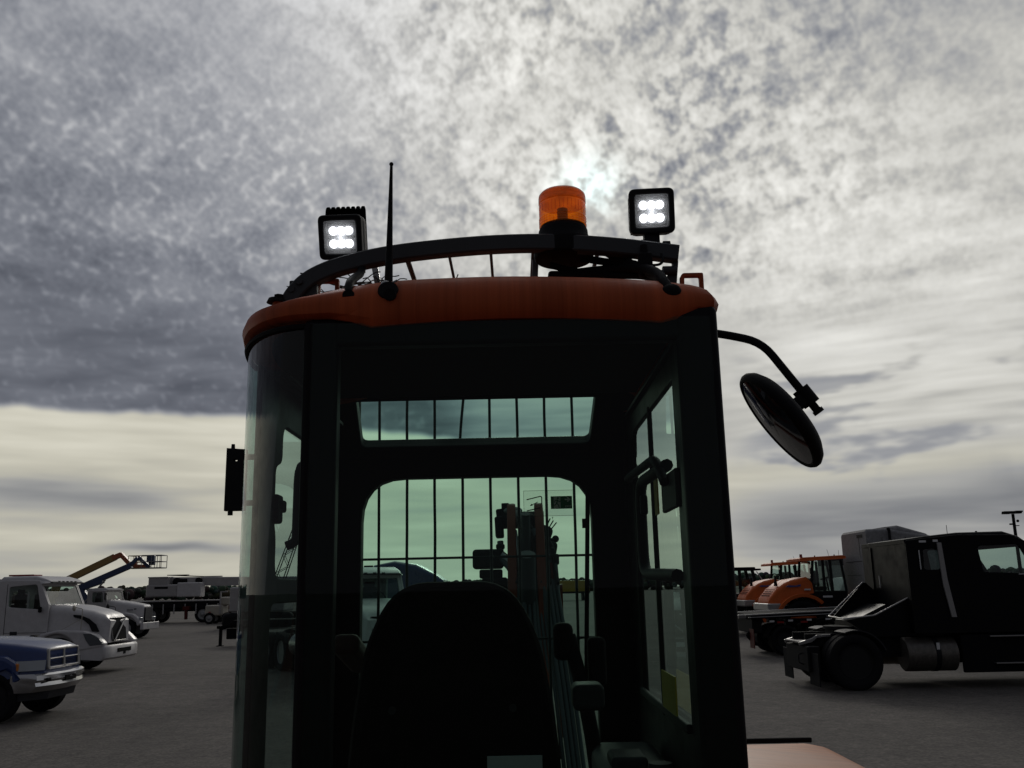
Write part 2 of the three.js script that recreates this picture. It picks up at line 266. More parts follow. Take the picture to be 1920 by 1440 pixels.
// ---------------------------------------------------------------- the yard and what closes the view
{
  const r = rng(9);
  const map = texture(1024, 1024, (x, y) => { const a = tile(x, y, 1024, 4, 4), b = tile(x, y, 1024, 40, 3), c = tile(x, y, 1024, 170, 2); const v = 176 + 74 * a + 54 * b + 64 * c + 70 * (r() - 0.5); const k = Math.max(40, Math.min(255, v)); return [k, k * 0.965, k * 0.935]; }, { srgb: true, rx: 110, ry: 110 });
  const bmp = texture(512, 512, (x, y) => { const v = 128 + 60 * tile(x, y, 512, 70, 2) + 70 * (r() - 0.5); return [v, v, v]; }, { rx: 400, ry: 400 });
  const g = new THREE.PlaneGeometry(2600, 2600).rotateX(-PI / 2);
  setting('ground', g, new THREE.MeshStandardMaterial({ color: col(0.19, 0.18, 0.172), roughness: 0.96, map, bumpMap: bmp, bumpScale: 0.02 }));
}
{
  // a far belt of woodland: many leafy clumps of uneven height, one mass
  const r = rng(31), ico = new THREE.IcosahedronGeometry(1, 1), n = 5200, im = new THREE.InstancedMesh(ico, std([0.05, 0.058, 0.048], 1), n), m = new THREE.Matrix4(), q = new THREE.Quaternion(), e = new THREE.Euler();
  for (let i = 0; i < n; i++) {
    const a = rad(mix(-50, 50, r())), d = 420 + 60 * r(), x = Math.sin(a) * d, z = -Math.cos(a) * d, top = 4.9 + 1.7 * fbm(x * 0.02, 3.3, 3) + 1.1 * noise(x * 0.11, 7.1), y = top * Math.sqrt(r()), s = 0.7 + 1.1 * r();
    e.set(r() * 6, r() * 6, r() * 6); q.setFromEuler(e); m.compose(new V3(x, y, z), q, new V3(s * (0.8 + 0.6 * r()), s * (0.6 + 0.7 * r()), s)); im.setMatrixAt(i, m); im.setColorAt(i, col(0.5 + 0.8 * r(), 0.5 + 0.8 * r(), 0.5 + 0.6 * r()));
  }
  im.name = 'treeline'; im.userData = { label: 'low dark belt of distant trees along the whole horizon', category: 'woodland', kind: 'stuff' }; scene.add(im);
}

// ---------------------------------------------------------------- the excavator, seen from behind its cab
{
  const P = [-0.1, 0, -2.4];
  const ex = thing('excavator', 'orange excavator with dark glazed cab, two lit work lamps and amber beacon on its roof', 'excavator', P);
  const E = (name, geo, mat, parent = ex, label) => part(name, (Array.isArray(geo) ? join(geo) : geo).translate(-P[0], -P[1], -P[2]), mat, parent, label);

  // running gear and upper body, mostly below the frame
  for (const x of [-0.85, 0.75]) {
    E('track', extX([[-4.3, 0.4], [-4.1, 0.08], [-3.7, 0], [-0.9, 0], [-0.5, 0.08], [-0.3, 0.4], [-0.5, 0.7], [-0.9, 0.78], [-3.7, 0.78], [-4.1, 0.7]], 0.45, { r: 0.12, bevel: 0.02, x }), M.rubber);
  }
  E('undercarriage', [box(1.2, 0.35, 1.5, -0.05, 0.5, -2.3, 0.05), cyl(0.55, 0.55, 0.2, -0.05, 0.78, -2.3)], M.chassis);
  E('platform', box(2.05, 0.22, 2.9, -0.02, 0.97, -1.95, 0.04), M.cabBlack);
  E('engine_cover', skin([[-1.0, -0.35], [0.98, -0.35]].map(([x]) => [[x, 1.08, -1.6], [x, 1.42, -1.6], [x, 1.5, -1.5], [x, 1.5, -0.75], [x, 1.38, -0.5], [x, 1.08, -0.42]])), M.orange);
  // side cover right of the cab
  const cover = E('side_cover', hull([[-2.78, 0.0], [-2.72, 0.018], [-2.6, 0.03], [-2.3, 0.03], [-1.75, 0.03]].map(([z, up]) => ({ x: -z, y0: 1.08, y1: 1.645 + up, w0: 0.218, w1: 0.208, r: 0.06 })), 6).rotateY(PI / 2).translate(0.64, 0, 0), M.orangeFaded, ex, 'sun faded orange side cover');
  E('rubber_strip', box(0.39, 0.014, 0.014, 0.635, 1.662, -2.785, 0.004), M.rubber, cover);

  // cab shell
  const frame = E('cab_frame', [
    box(0.07, 1.62, 0.05, -0.378, 1.82, -1.79, 0.012), box(0.085, 1.66, 0.06, 0.37, 1.815, -1.795, 0.014),           // rear posts
    box(0.76, 0.055, 0.04, 0, 2.603, -1.79, 0.01), box(0.76, 0.2, 0.05, 0, 1.1, -1.79, 0.01),                         // rear header and sill
    ext([[-0.62, 0.96], [0.41, 0.96], [0.41, 2.53], [-0.62, 2.53]], 0.06, { z: -3.06, r: [0.02, 0.02, 0.06, 0.06], bevel: 0.008, holes: [[[[-0.5, 1.22], [0.25, 1.22], [0.25, 2.46], [-0.5, 2.46]], [0.04, 0.04, 0.14, 0.14]]] }),
    ext([[-0.62, 0], [0.41, 0], [0.39, 0.29], [-0.6, 0.29]], 0.05, { bevel: 0.006, holes: [[[[-0.497, 0.062], [0.25, 0.062], [0.264, 0.238], [-0.497, 0.238]], [0.02, 0.02, 0.004, 0.004]]] }).rotateX(rad(43.6)).translate(0, 2.53, -3.06),
    extX([[-3.05, 0.96], [-1.8, 0.96], [-1.8, 2.62], [-3.02, 2.62]], 0.014, { x: 0.373, bevel: 0.003, holes: [[[[-2.84, 1.79], [-2.07, 1.79], [-2.07, 2.56], [-2.84, 2.56]], [0.03, 0.01, 0.01, 0.09]]] }),
    box(1.0, 0.05, 1.3, -0.1, 0.99, -2.42, 0.01),
  ], M.cabBlack);
  E('headliner', ext([[0.355, 1.81], [-0.38, 1.81], [-0.515, 1.93], [-0.575, 2.15], [-0.575, 2.59], [0.355, 2.59]], 0.016).rotateX(-PI / 2).translate(0, 2.648, 0), M.headliner);
  E('dashboard', [box(0.14, 0.5, 0.2, 0.32, 1.35, -2.95, 0.02), box(0.8, 0.16, 0.12, -0.12, 1.18, -2.98, 0.03)], M.inside);
  // left wall with the door in it
  const door = E('door', extX([[-3.04, 0.96], [-2.1, 0.96], [-2.1, 2.62], [-3.02, 2.62]], 0.014, { x: -0.588, bevel: 0.003, holes: [
    [[[-2.92, 2.135], [-2.27, 2.135], [-2.27, 2.23], [-2.25, 2.27], [-2.25, 2.4], [-2.31, 2.42], [-2.31, 2.515], [-2.92, 2.515]], [0.04, 0.05, 0.02, 0.02, 0.02, 0.02, 0.06, 0.1]], [[[-2.92, 1.5], [-2.24, 1.5], [-2.24, 2.075], [-2.92, 2.075]], 0.04]] }), M.cabBlack);
  E('window_pane', new THREE.PlaneGeometry(0.7, 1.1).rotateY(PI / 2).translate(-0.5915, 2.0, -2.58), M.glassClear, door);
  E('handle', bent([[-0.572, 2.415, -2.78], [-0.552, 2.425, -2.72], [-0.552, 2.425, -2.36], [-0.552, 2.225, -2.355], [-0.576, 2.215, -2.355]], 0.012, 0.055), M.trimBlack, door);
  E('latch', [box(0.03, 0.07, 0.05, -0.585, 2.3, -2.265, 0.008), box(0.02, 0.03, 0.09, -0.58, 2.31, -2.28, 0.006)], M.trimBlack, door);
  // glass
  E('rear_window', new THREE.PlaneGeometry(0.8, 1.44).translate(-0.005, 1.9, -1.763), M.glass);
  {
    const pos = [], idx = [], uv = [], n = 22; for (let i = 0; i <= n; i++) { const a = i / n * PI / 2; for (const y of [1.1, 2.618]) { pos.push(-0.4 - 0.199 * Math.sin(a), y, -2.12 + 0.345 * Math.cos(a)); uv.push(i / n, y); } if (i < n) { const k = 2 * i; idx.push(k, k + 1, k + 2, k + 1, k + 3, k + 2); } }
    const g = new THREE.BufferGeometry(); g.setAttribute('position', new THREE.Float32BufferAttribute(pos, 3)); g.setAttribute('uv', new THREE.Float32BufferAttribute(uv, 2)); g.setIndex(idx); g.computeVertexNormals();
    E('corner_window', g, M.glassDark, ex, 'curved corner pane wrapping round the rear left of the cab');
    const seal = []; for (let i = 0; i <= 14; i++) { const a = i / 14 * PI / 2; seal.push([-0.4 - 0.202 * Math.sin(a), 2.618, -2.12 + 0.348 * Math.cos(a)]); }
    E('window_seal', [bent(seal, 0.006, 0.01, 6), rod([-0.4, 1.1, -1.772], [-0.4, 2.62, -1.772], 0.011)], M.rubber);
  }
  E('windscreen', new THREE.PlaneGeometry(0.84, 1.32).translate(-0.125, 1.86, -3.045), M.glass);
  E('skylight', new THREE.PlaneGeometry(0.82, 0.215).rotateX(rad(43.6)).translate(-0.12, 2.634, -2.955), M.glass);
  E('side_window', new THREE.PlaneGeometry(0.8, 0.82).rotateY(PI / 2).translate(0.3765, 2.175, -2.455), M.glassClear);
  E('window_post', [box(0.012, 0.79, 0.018, 0.368, 2.175, -2.45, 0.003), box(0.014, 0.02, 0.77, 0.362, 1.8, -2.455, 0.004)], M.trimBlack);

  // roof: an orange shell with a crown, its rear apron dipping in the middle
  const out = [[0.405, -2.86], [0.421, -2.8], [0.421, -2.4], [0.421, -2.1], [0.421, -1.9], [0.421, -1.83], [0.418, -1.795], [0.406, -1.772], [0.375, -1.762], [0.34, -1.757]];
  for (let k = 0; k <= 16; k++) { const t = k / 16, x = mix(0.3, -0.36, t); out.push([x, -1.748 - 0.006 * Math.abs(x) / 0.36]); }
  for (let k = 0; k <= 14; k++) { const a = k / 14 * PI / 2; out.push([-0.4 - 0.209 * Math.sin(a), -2.12 + 0.362 * Math.cos(a)]); }
  out.push([-0.609, -2.4], [-0.609, -2.8], [-0.595, -2.86]);
  {
    const n = out.length, nrm = out.map((p, i) => { const a = out[Math.max(0, i - 1)], b = out[Math.min(n - 1, i + 1)], dx = b[0] - a[0], dz = b[1] - a[1], l = Math.hypot(dx, dz); return [-dz / l * -1, dx / l * -1]; });
    const rings = [[0.06, 0], [0.012, 0], [0.0, 0.012], [-0.004, 0.03], [0.002, 0.05], [0.014, 0.07], [0.035, 0.088], [0.08, 0.1], [0.2, 0.112]];
    const pos = [], idx = [], uv = [];
    rings.forEach(([ins, h], ri) => out.forEach(([x, z], i) => {
      const rear = sst(-1.86, -1.78, z), dip = rear * sst(0.37, 0.31, x) * sst(-0.345, -0.275, x), yb = 2.632 + dip * (0.017 * (1 - (x / 0.33) * (x / 0.33)) - 0.026) - 0.012 * sst(-1.9, -2.2, z) * sst(-0.3, -0.6, x);
      const lf = 1 - 0.62 * sst(-0.22, -0.6, x - nrm[i][0] * ins), crown = 1 - Math.pow(Math.min(1, Math.abs(x + 0.06) / 0.52), 2), top = 2.632 + (Math.min(h, 0.05) + Math.max(0, h - 0.05) * (1.61 * lf - 0.61)) * (0.62 + 0.36 * Math.max(crown, 0.5 * sst(-0.3, -0.6, x)));
      const f = sst(0, 0.03, h), y = mix(yb + h * 0.6, top, f);
      const ix = nrm[i][0] * ins, iz = nrm[i][1] * ins; pos.push(x - ix, y, Math.max(z - iz, -2.87)); uv.push(x, z);
    }));
    for (let a = 0; a < rings.length - 1; a++) for (let i = 0; i < n - 1; i++) { const p = a * n + i; idx.push(p, p + n, p + 1, p + 1, p + n, p + n + 1); }
    const c = pos.length / 3; pos.push(-0.1, 2.752, -2.35); uv.push(0, 0); const L = (rings.length - 1) * n; for (let i = 0; i < n - 1; i++) idx.push(c, L + i + 1, L + i); idx.push(c, L, L + n - 1);
    const g = new THREE.BufferGeometry(); g.setAttribute('position', new THREE.Float32BufferAttribute(pos, 3)); g.setAttribute('uv', new THREE.Float32BufferAttribute(uv, 2)); g.setIndex(idx); g.computeVertexNormals();
    E('roof', toCreasedNormals(g, rad(40)), M.orange);
    E('roof_lining', [box(0.8, 0.03, 0.05, 0, 2.63, -1.80, 0.004), box(0.066, 0.012, 1.05, 0.385, 2.623, -2.34, 0.003), box(0.066, 0.012, 0.7, -0.563, 2.611, -2.5, 0.003), box(0.8, 0.02, 0.06, -0.1, 2.672, -2.6, 0.004), box(0.05, 0.02, 0.32, -0.565, 2.69, -2.74, 0.004), ext([[0.4, 2.58], [-0.59, 2.58], [-0.59, 2.86], [0.4, 2.86]], 0.01).rotateX(-PI / 2).translate(0, 2.722, 0)], M.cabBlack);
  }
  for (const [x, z, t] of [[0.392, -1.9, 0], [-0.4, -1.935, 0]]) E('lifting_loop', ext([[-0.025, -0.012], [0.025, -0.012], [0.025, 0.03], [-0.019, 0.03], [-0.025, 0.022]], 0.014, { r: 0.004, bevel: 0.002, holes: [[[[-0.017, -0.004], [0.016, -0.004], [0.016, 0.021], [-0.016, 0.021]], 0.003]] }).translate(x, 2.742 + (x > 0 ? -0.016 : 0), z), M.orange);

  // lamp bar
  {
    const pth = [[-0.478, 2.7, -1.9], [-0.466, 2.724, -1.9], [-0.44, 2.756, -1.905], [-0.4, 2.781, -1.91], [-0.34, 2.802, -1.915], [-0.26, 2.82, -1.92], [-0.15, 2.832, -1.92], [-0.04, 2.837, -1.915], [0.06, 2.836, -1.91], [0.16, 2.829, -1.906], [0.26, 2.817, -1.903], [0.366, 2.8, -1.9]];
    const crv = new THREE.CatmullRomCurve3(pth.map((p) => new V3(...p))), N = 48, rings = [];
    for (let i = 0; i <= N; i++) { const p = crv.getPoint(i / N), t = crv.getTangent(i / N); const n = new V3(-t.y, t.x, 0).normalize(), h = 0.018, d = 0.015, c = 0.003; const q = []; for (const [a, b] of [[h - c, -d], [h, -d + c], [h, d - c], [h - c, d], [-h + c, d], [-h, d - c], [-h, -d + c], [-h + c, -d]]) q.push([p.x + n.x * a, p.y + n.y * a, p.z + b]); rings.push(q); }
    const bar = E('lamp_bar', skin(rings, 40), M.barSteel);
    E('bar_bracket', [ext([[0.366, 2.782], [0.366, 2.818], [0.362, 2.818], [0.362, 2.79], [0.33, 2.735], [0.36, 2.735]], 0.06, { z: -1.93 }), cyl(0.01, 0.01, 0.03, 0.345, 2.762, -1.895, 'x', 6), cyl(0.009, 0.009, 0.03, 0.325, 2.752, -1.9, 'z', 6), box(0.06, 0.008, 0.05, 0.335, 2.732, -1.93)], M.barSteel, bar);
    E('bar_bracket', [box(0.06, 0.05, 0.02, -0.447, 2.735, -1.91, 0.003).rotateZ(0), cyl(0.008, 0.008, 0.012, -0.452, 2.752, -1.888, 'z', 6), cyl(0.008, 0.008, 0.012, -0.468, 2.735, -1.888, 'z', 6)], M.barSteel, bar);
    E('mounting_knob', [cyl(0.021, 0.017, 0.009, -0.499, 2.709, -1.885, 'y', 14), cyl(0.01, 0.01, 0.012, -0.494, 2.716, -1.885, 'y', 6)], M.rubber, bar);
    E('mounting_stud', cyl(0.012, 0.012, 0.03, -0.495, 2.69, -1.885, 'y', 12), M.orange, bar);
  }
  // beacon
  {
    const c = [0.122, 0, -1.955], lathe = (p, n = 40) => new THREE.LatheGeometry(p.map((q) => new THREE.Vector2(...q)), n).translate(...c);
    const b = E('beacon', [lathe([[0.001, 2.812], [0.062, 2.812], [0.066, 2.818], [0.066, 2.848], [0.064, 2.8541], [0.056, 2.8669], [0.055, 2.8797], [0.05, 2.8907], [0.001, 2.9]])], M.rubber);
    const lens = []; lens.push([0.0505, 2.8861]); for (let k = 0; k < 4; k++) { const y = 2.8898 + k * 0.0055; lens.push([0.0535, y], [0.0535, y + 0.0035], [0.0522, y + 0.004], [0.0522, y + 0.0055]); } lens.push([0.0525, 2.9154], [0.0525, 2.9401], [0.0515, 2.9438]);
    const amber = new THREE.MeshPhysicalMaterial({ color: col(0.92, 0.4, 0.03), roughness: 0.36, transmission: 0.85, thickness: 0, side: THREE.DoubleSide, ior: 1.45 });
    E('lens', lathe(lens, 60), amber, b);
    E('dome', lathe([[0.0515, 2.9438], [0.0535, 2.9465], [0.0535, 2.9547], [0.052, 2.9566], [0.0535, 2.9584], [0.0525, 2.9648], [0.047, 2.9712], [0.035, 2.9749], [0.001, 2.9767]], 48), new THREE.MeshPhysicalMaterial({ color: col(0.9, 0.28, 0.02), roughness: 0.4, transmission: 0.55, thickness: 0, side: THREE.DoubleSide }), b);
    const ribs = []; for (let k = 0; k < 36; k++) { const a = k / 36 * 2 * PI; ribs.push(box(0.0008, 0.024, 0.0008, Math.cos(a) * 0.0524, 2.9273, Math.sin(a) * 0.0524)); }
    E('lens_ribs', ribs.map((g) => g.translate(c[0], 0, c[2])), amber, b);
    E('flash_tube', [lathe([[0.001, 2.8907], [0.03, 2.9], [0.026, 2.9017], [0.012, 2.9072], [0.012, 2.9337], [0.001, 2.9383]], 20)], std([0.5, 0.45, 0.38], 0.4), b);
  }
  // work lamps: a finned square housing, a deep bezel, six diodes
  const txt = document.createElement('canvas'); txt.width = 512; txt.height = 64;
  { const x = txt.getContext('2d'); x.fillStyle = '#15161a'; x.fillRect(0, 0, 512, 64); x.fillStyle = '#6d7078'; x.font = 'bold 50px sans-serif'; x.textAlign = 'center'; x.textBaseline = 'middle'; x.fillText('NORDICLIGHTS', 256, 34, 490); }
  const txtMap = new THREE.CanvasTexture(txt); txtMap.colorSpace = THREE.SRGBColorSpace;
  const led = new THREE.MeshStandardMaterial({ color: 0xffffff, emissive: col(0.95, 0.97, 1), emissiveIntensity: 5, roughness: 0.4 });
  function lamp(p, tilt, yaw, roll, s, tall = 0) {
    const mtx = new THREE.Matrix4().compose(new V3(...p), new THREE.Quaternion().setFromEuler(new THREE.Euler(tilt, yaw, roll, 'YXZ')), new V3(s, s, s)), T = (g) => (Array.isArray(g) ? join(g) : g).applyMatrix4(mtx);
    const fins = []; 
    const h = E('work_light', T([box(0.098, 0.098, 0.045, 0, 0, -0.022, 0.016), ext(outline([[-0.05, -0.05], [0.05, -0.05], [0.05, 0.05], [-0.05, 0.05]], 0.014), 0.018, { bevel: 0.004, z: 0.006, holes: [[[[-0.036, -0.036], [0.036, -0.036], [0.036, 0.036], [-0.036, 0.036]], 0.006]] })]), M.trimBlack);
    for (let k = 0; k < 8; k++) fins.push(ext([[-0.04, -0.042], [-0.04, 0.046 + tall], [-0.028, 0.052 + tall], [-0.012, 0.047 + tall], [0, 0.04], [0, -0.042]], 0.0045, { r: 0.006 }).rotateY(PI / 2).scale(1, 1, -1).translate(-0.041 + k * 0.0117, 0, 0));
    for (const f of fins) f.scale(1, 1, 1);
    E('cooling_fins', T(fins.map((f) => f.translate(0, 0, -0.022))), M.trimBlack, h);
    E('reflector', T([box(0.074, 0.074, 0.004, 0, 0, -0.004), ...[-0.0135, 0.0135].map((y) => box(0.062, 0.0235, 0.003, 0, y * 1.1, 0.0)), ...[-0.034, 0.034].flatMap((v) => [box(0.074, 0.0016, 0.005, 0, v, 0.004), box(0.0016, 0.074, 0.005, v, 0, 0.004)])]), std([0.3, 0.3, 0.32], 0.3, 0.9), h);
    for (const y of [0.0145, -0.0145]) for (let k = -1; k <= 1; k++) E('diode', T(cyl(0.0088, 0.0095, 0.003, k * 0.0178, y, 0.003, 'z', 18)), led, h);
    const pl = new THREE.PlaneGeometry(0.058, 0.0072).translate(0, 0, 0.0035); E('lens_print', T(pl), new THREE.MeshStandardMaterial({ map: txtMap, roughness: 0.5 }), h);
    E('lens', T(new THREE.PlaneGeometry(0.073, 0.073).translate(0, 0, 0.0125)), pane([0.95, 0.96, 0.97], 0.4), h);
    const w = new V3(0, 0, 0.03).applyMatrix4(mtx), d = new V3(0, 0, 1).applyQuaternion(new THREE.Quaternion().setFromRotationMatrix(mtx));
    const li = new THREE.SpotLight(col(0.95, 0.97, 1), 0.5, 12, rad(34), 0.7, 2); li.name = 'lamp_beam'; li.shadow.radius = 2; li.castShadow = true; li.position.set(w.x - P[0], w.y, w.z - P[2]); li.target.position.set(w.x - P[0] + d.x, w.y + d.y, w.z - P[2] + d.z); ex.add(li, li.target);
    const gl = new THREE.PointLight(col(0.95, 0.97, 1), 0.0016, 2, 2); gl.name = 'diode_glow'; gl.shadow.radius = 0.5; gl.castShadow = true; gl.position.copy(new V3(0, 0, 0.0085).applyMatrix4(mtx)).sub(new V3(...P)); ex.add(gl);
    return h;
  }
  {
    const a = lamp([0.318, 2.911, -1.925], rad(13), rad(-3), rad(0.5), 1.0);
    E('lamp_bracket', [box(0.034, 0.06, 0.03, 0.318, 2.84, -1.945, 0.004), box(0.06, 0.006, 0.04, 0.32, 2.824, -1.93), cyl(0.009, 0.009, 0.016, 0.348, 2.834, -1.93, 'x', 6), cyl(0.011, 0.011, 0.008, 0.296, 2.836, -1.93, 'x', 6)], M.trimBlack, a);
    const b = lamp([-0.378, 2.882, -1.965], rad(20), rad(-6), rad(-1.5), 1.0, 0.02);
    E('lamp_bracket', [box(0.034, 0.03, 0.03, -0.365, 2.82, -1.975, 0.004), box(0.07, 0.01, 0.05, -0.36, 2.806, -1.955)], M.trimBlack, b);
  }
  // aerial, cables and hose on the rear of the roof
  {
    const a = E('antenna', [cyl(0.0088, 0.0072, 0.09, 0, 0.045, 0, 'y', 14), cyl(0.0068, 0.003, 0.195, 0, 0.187, 0, 'y', 12), new THREE.SphereGeometry(0.0046, 12, 10).translate(0, 0.286, 0)].map((g) => g.rotateX(-0.1).rotateZ(0.0).translate(-0.247, 2.702, -1.79)), M.rubber);
    E('antenna_base', [cyl(0.024, 0.02, 0.02, 0, 0, 0, 'z', 22).rotateX(-0.35).translate(-0.243, 2.682, -1.762), cyl(0.014, 0.012, 0.02, -0.238, 2.672, -1.752, 'z', 14)], M.rubber, a);
    E('antenna_joint', [new THREE.SphereGeometry(0.0115, 14, 12).translate(-0.25, 2.699, -1.772), rod([-0.245, 2.699, -1.765], [-0.226, 2.708, -1.765], 0.0022, 6)], M.galv, a);
    E('hose', [tube([[-0.325, 2.81, -1.93], [-0.322, 2.775, -1.9], [-0.326, 2.74, -1.84], [-0.327, 2.71, -1.79], [-0.322, 2.682, -1.766]], 0.009), cyl(0.014, 0.012, 0.016, -0.322, 2.676, -1.762, 'z', 14)], M.rubber);
    E('cable_bundle', [
      box(0.17, 0.02, 0.03, 0.17, 2.777, -1.96, 0.008), tube([[0.1, 2.778, -1.96], [0.2, 2.785, -1.95], [0.27, 2.772, -1.9], [0.305, 2.735, -1.83], [0.312, 2.7, -1.785], [0.318, 2.675, -1.764]], 0.011),
      tube([[0.16, 2.815, -1.95], [0.22, 2.8, -1.94], [0.27, 2.78, -1.9], [0.3, 2.742, -1.86], [0.308, 2.715, -1.8]], 0.009), tube([[0.2, 2.83, -1.935], [0.245, 2.795, -1.92], [0.285, 2.775, -1.9], [0.3, 2.77, -1.88]], 0.008),
      tube([[0.09, 2.80, -1.95], [0.15, 2.785, -1.955], [0.22, 2.77, -1.94], [0.29, 2.752, -1.9], [0.31, 2.73, -1.86]], 0.008), tube([[0.225, 2.838, -1.93], [0.24, 2.82, -1.94], [0.262, 2.8, -1.93], [0.284, 2.76, -1.9]], 0.0075),
      box(0.03, 0.055, 0.03, 0.292, 2.772, -1.885, 0.008), cyl(0.008, 0.008, 0.03, 0.29, 2.8, -1.88, 'y', 8), new THREE.SphereGeometry(0.017, 12, 10).scale(1.2, 0.9, 0.8).translate(0.322, 2.672, -1.762),
      tube([[0.3, 2.766, -1.87], [0.32, 2.768, -1.87], [0.327, 2.775, -1.87], [0.327, 2.795, -1.88]], 0.003)], M.rubber);
  }
  // guard over the roof and before the windscreen
  {
    const g = E('guard_frame', [bent([[-0.54, 1.7, -3.1], [-0.54, 2.88, -3.16], [0.3, 2.88, -3.16], [0.3, 1.7, -3.1]], 0.014, 0.08), bent([[-0.235, 2.86, -3.18], [-0.235, 2.838, -1.938], [0.2, 2.836, -1.938], [0.2, 2.86, -3.18]], 0.005, 0.03)], M.barSteel);
    const sh = rng(3);
    for (let k = 0; k < 8; k++) { const x = -0.457 + 0.0941 * k, w = k === 3 ? 0.008 : 0.0015; const pts = []; for (let j = 0; j <= 12; j++) { const y = 1.72 + 1.15 * j / 12; pts.push([x + w * (k === 3 ? Math.sin(y * 14) * sst(2.45, 2.6, y) : sh() - 0.5) + (x + 0.13) * 0.02 * (y - 2.3), y, -3.13 - 0.02 * (y - 2.2)]); } E('guard_bar', tube(pts, 0.0048, 30, 8), M.barSteel, g); }
    for (const y of [1.937, 2.203, 2.475]) E('cross_bar', [rod([-0.54, y, -3.14], [0.3, y, -3.14], 0.0042, 8), ...Array.from({ length: 8 }, (_, k) => new THREE.SphereGeometry(0.007, 8, 6).translate(-0.457 + 0.0941 * k, y, -3.134))], M.barSteel, g);
    for (let k = 1; k < 6; k++) { const x = -0.325 + 0.0945 * k; E('roof_guard_bar', tube([[x, 2.838, -1.94], [x, 2.845, -2.6], [x, 2.86, -3.17]], 0.0035, 8, 6), M.barSteel, g); }
    for (const [x, l] of [[-0.305, 0.02], [0.058, 0.0], [0.148, 0.0]]) E('guard_post', box(0.014, 0.13, 0.006, 0, 0, 0, 0.001).rotateZ(l ? 0.18 : -0.06).translate(x, 2.802, -2.01), M.alu, g);
  }
  // mirror on its arm
  {
    const c = new V3(0.757, 2.548, -2.6), N = new V3(-0.795, -0.566, -0.074).normalize(), q = new THREE.Quaternion().setFromUnitVectors(new V3(0, 1, 0), N), put = (g) => g.applyQuaternion(q).translate(c.x, c.y, c.z);
    const m = E('mirror', put(new THREE.LatheGeometry([[0.146, 0.006], [0.15, 0.009], [0.158, 0.007], [0.164, -0.002], [0.164, -0.012], [0.155, -0.026], [0.135, -0.039], [0.1, -0.049], [0.05, -0.054], [0.001, -0.055]].map((p) => new THREE.Vector2(...p)), 48)), M.rubber);
    E('mirror_glass', put(new THREE.LatheGeometry([[0.001, 0.014], [0.05, 0.0128], [0.1, 0.0095], [0.148, 0.0058]].map((p) => new THREE.Vector2(...p)), 48)), std([0.11, 0.11, 0.115], 0.05, 1), m);
    E('mirror_arm', bent([[0.4, 2.842, -2.62], [0.609, 2.812, -2.6], [0.728, 2.784, -2.6], [0.876, 2.572, -2.6]], 0.0118, 0.05, 14), M.rubber, m);
    E('mirror_clamp', [cyl(0.025, 0.025, 0.055, 0, 0, 0, 'y', 14).rotateZ(0.61).translate(0.843, 2.62, -2.6), box(0.055, 0.04, 0.04, 0, 0, 0, 0.01).rotateZ(0.61).translate(0.82, 2.6, -2.6), cyl(0.016, 0.016, 0.012, 0, 0, 0, 'y', 12).rotateZ(0.61).translate(0.874, 2.576, -2.6)], M.rubber, m);
  }
  // slim bracket standing off the left side
  E('side_bracket', [ext([[-0.687, 2.292], [-0.64, 2.292], [-0.64, 2.438], [-0.687, 2.442]], 0.02, { z: -2.2, bevel: 0.002, holes: [[[[-0.669, 2.41], [-0.66, 2.41], [-0.66, 2.414], [-0.669, 2.414]], 0.001]] }), cyl(0.005, 0.004, 0.012, -0.674, 2.446, -2.2, 'y', 10), cyl(0.006, 0.006, 0.012, -0.674, 2.288, -2.2, 'y', 10), box(0.06, 0.012, 0.014, -0.62, 2.42, -2.2), box(0.06, 0.012, 0.014, -0.62, 2.31, -2.2)], M.trimBlack);

  // inside the cab
  {
    const sx = -0.157, zz = -2.47;
    const s = E('seat', [ext([[-0.27, 1.42], [0.27, 1.42], [0.252, 1.75], [0.212, 1.99], [0.135, 2.122], [-0.135, 2.122], [-0.212, 1.99], [-0.252, 1.75]], 0.1, { r: [0.05, 0.05, 0.1, 0.12, 0.14, 0.14, 0.12, 0.1], bevel: 0.03, z: 0 }).rotateX(0.06).translate(sx, 0, zz), box(0.52, 0.12, 0.5, sx, 1.42, -2.62, 0.05), box(0.4, 0.35, 0.4, sx, 1.2, -2.6, 0.03)], M.seat);
    for (const x of [-0.301, -0.014]) E('seat_bolt', cyl(0.009, 0.009, 0.008, x, 1.822, -2.306, 'z', 10), M.skirt, s);
    E('seat_tag', box(0.13, 0.05, 0.004, -0.012, 1.69, -2.312, 0.001), M.plate, s);
    E('armrest', box(0.07, 0.05, 0.3, 0, 0, 0, 0.02).rotateX(-0.25).translate(-0.425, 1.94, -2.5), std([0.05, 0.02, 0.018], 0.8));
    E('joystick', [tube([[0.2, 1.62, -2.55], [0.19, 1.72, -2.57], [0.17, 1.84, -2.6], [0.14, 1.97, -2.62]], 0.02, 20, 12), box(0.055, 0.1, 0.05, 0.125, 1.955, -2.62, 0.02), box(0.05, 0.13, 0.05, 0.215, 1.9, -2.62, 0.015)], M.rubber);
    E('control_pod', [box(0.075, 0.06, 0.1, 0.165, 1.845, -2.32, 0.015)], M.skirt);
    E('side_console', [box(0.17, 0.5, 0.6, 0.27, 1.45, -2.3, 0.03), box(0.08, 0.03, 0.12, 0.24, 1.72, -2.2, 0.01), cyl(0.03, 0.025, 0.03, 0.3, 1.715, -2.1), box(0.16, 0.02, 0.2, 0.25, 1.7, -2.05, 0.008)], M.skirt);
    E('grab_handle', bent([[0.362, 2.42, -2.86], [0.342, 2.415, -2.8], [0.342, 2.4, -2.22], [0.345, 2.33, -2.12]], 0.0115, 0.12), M.trimBlack);
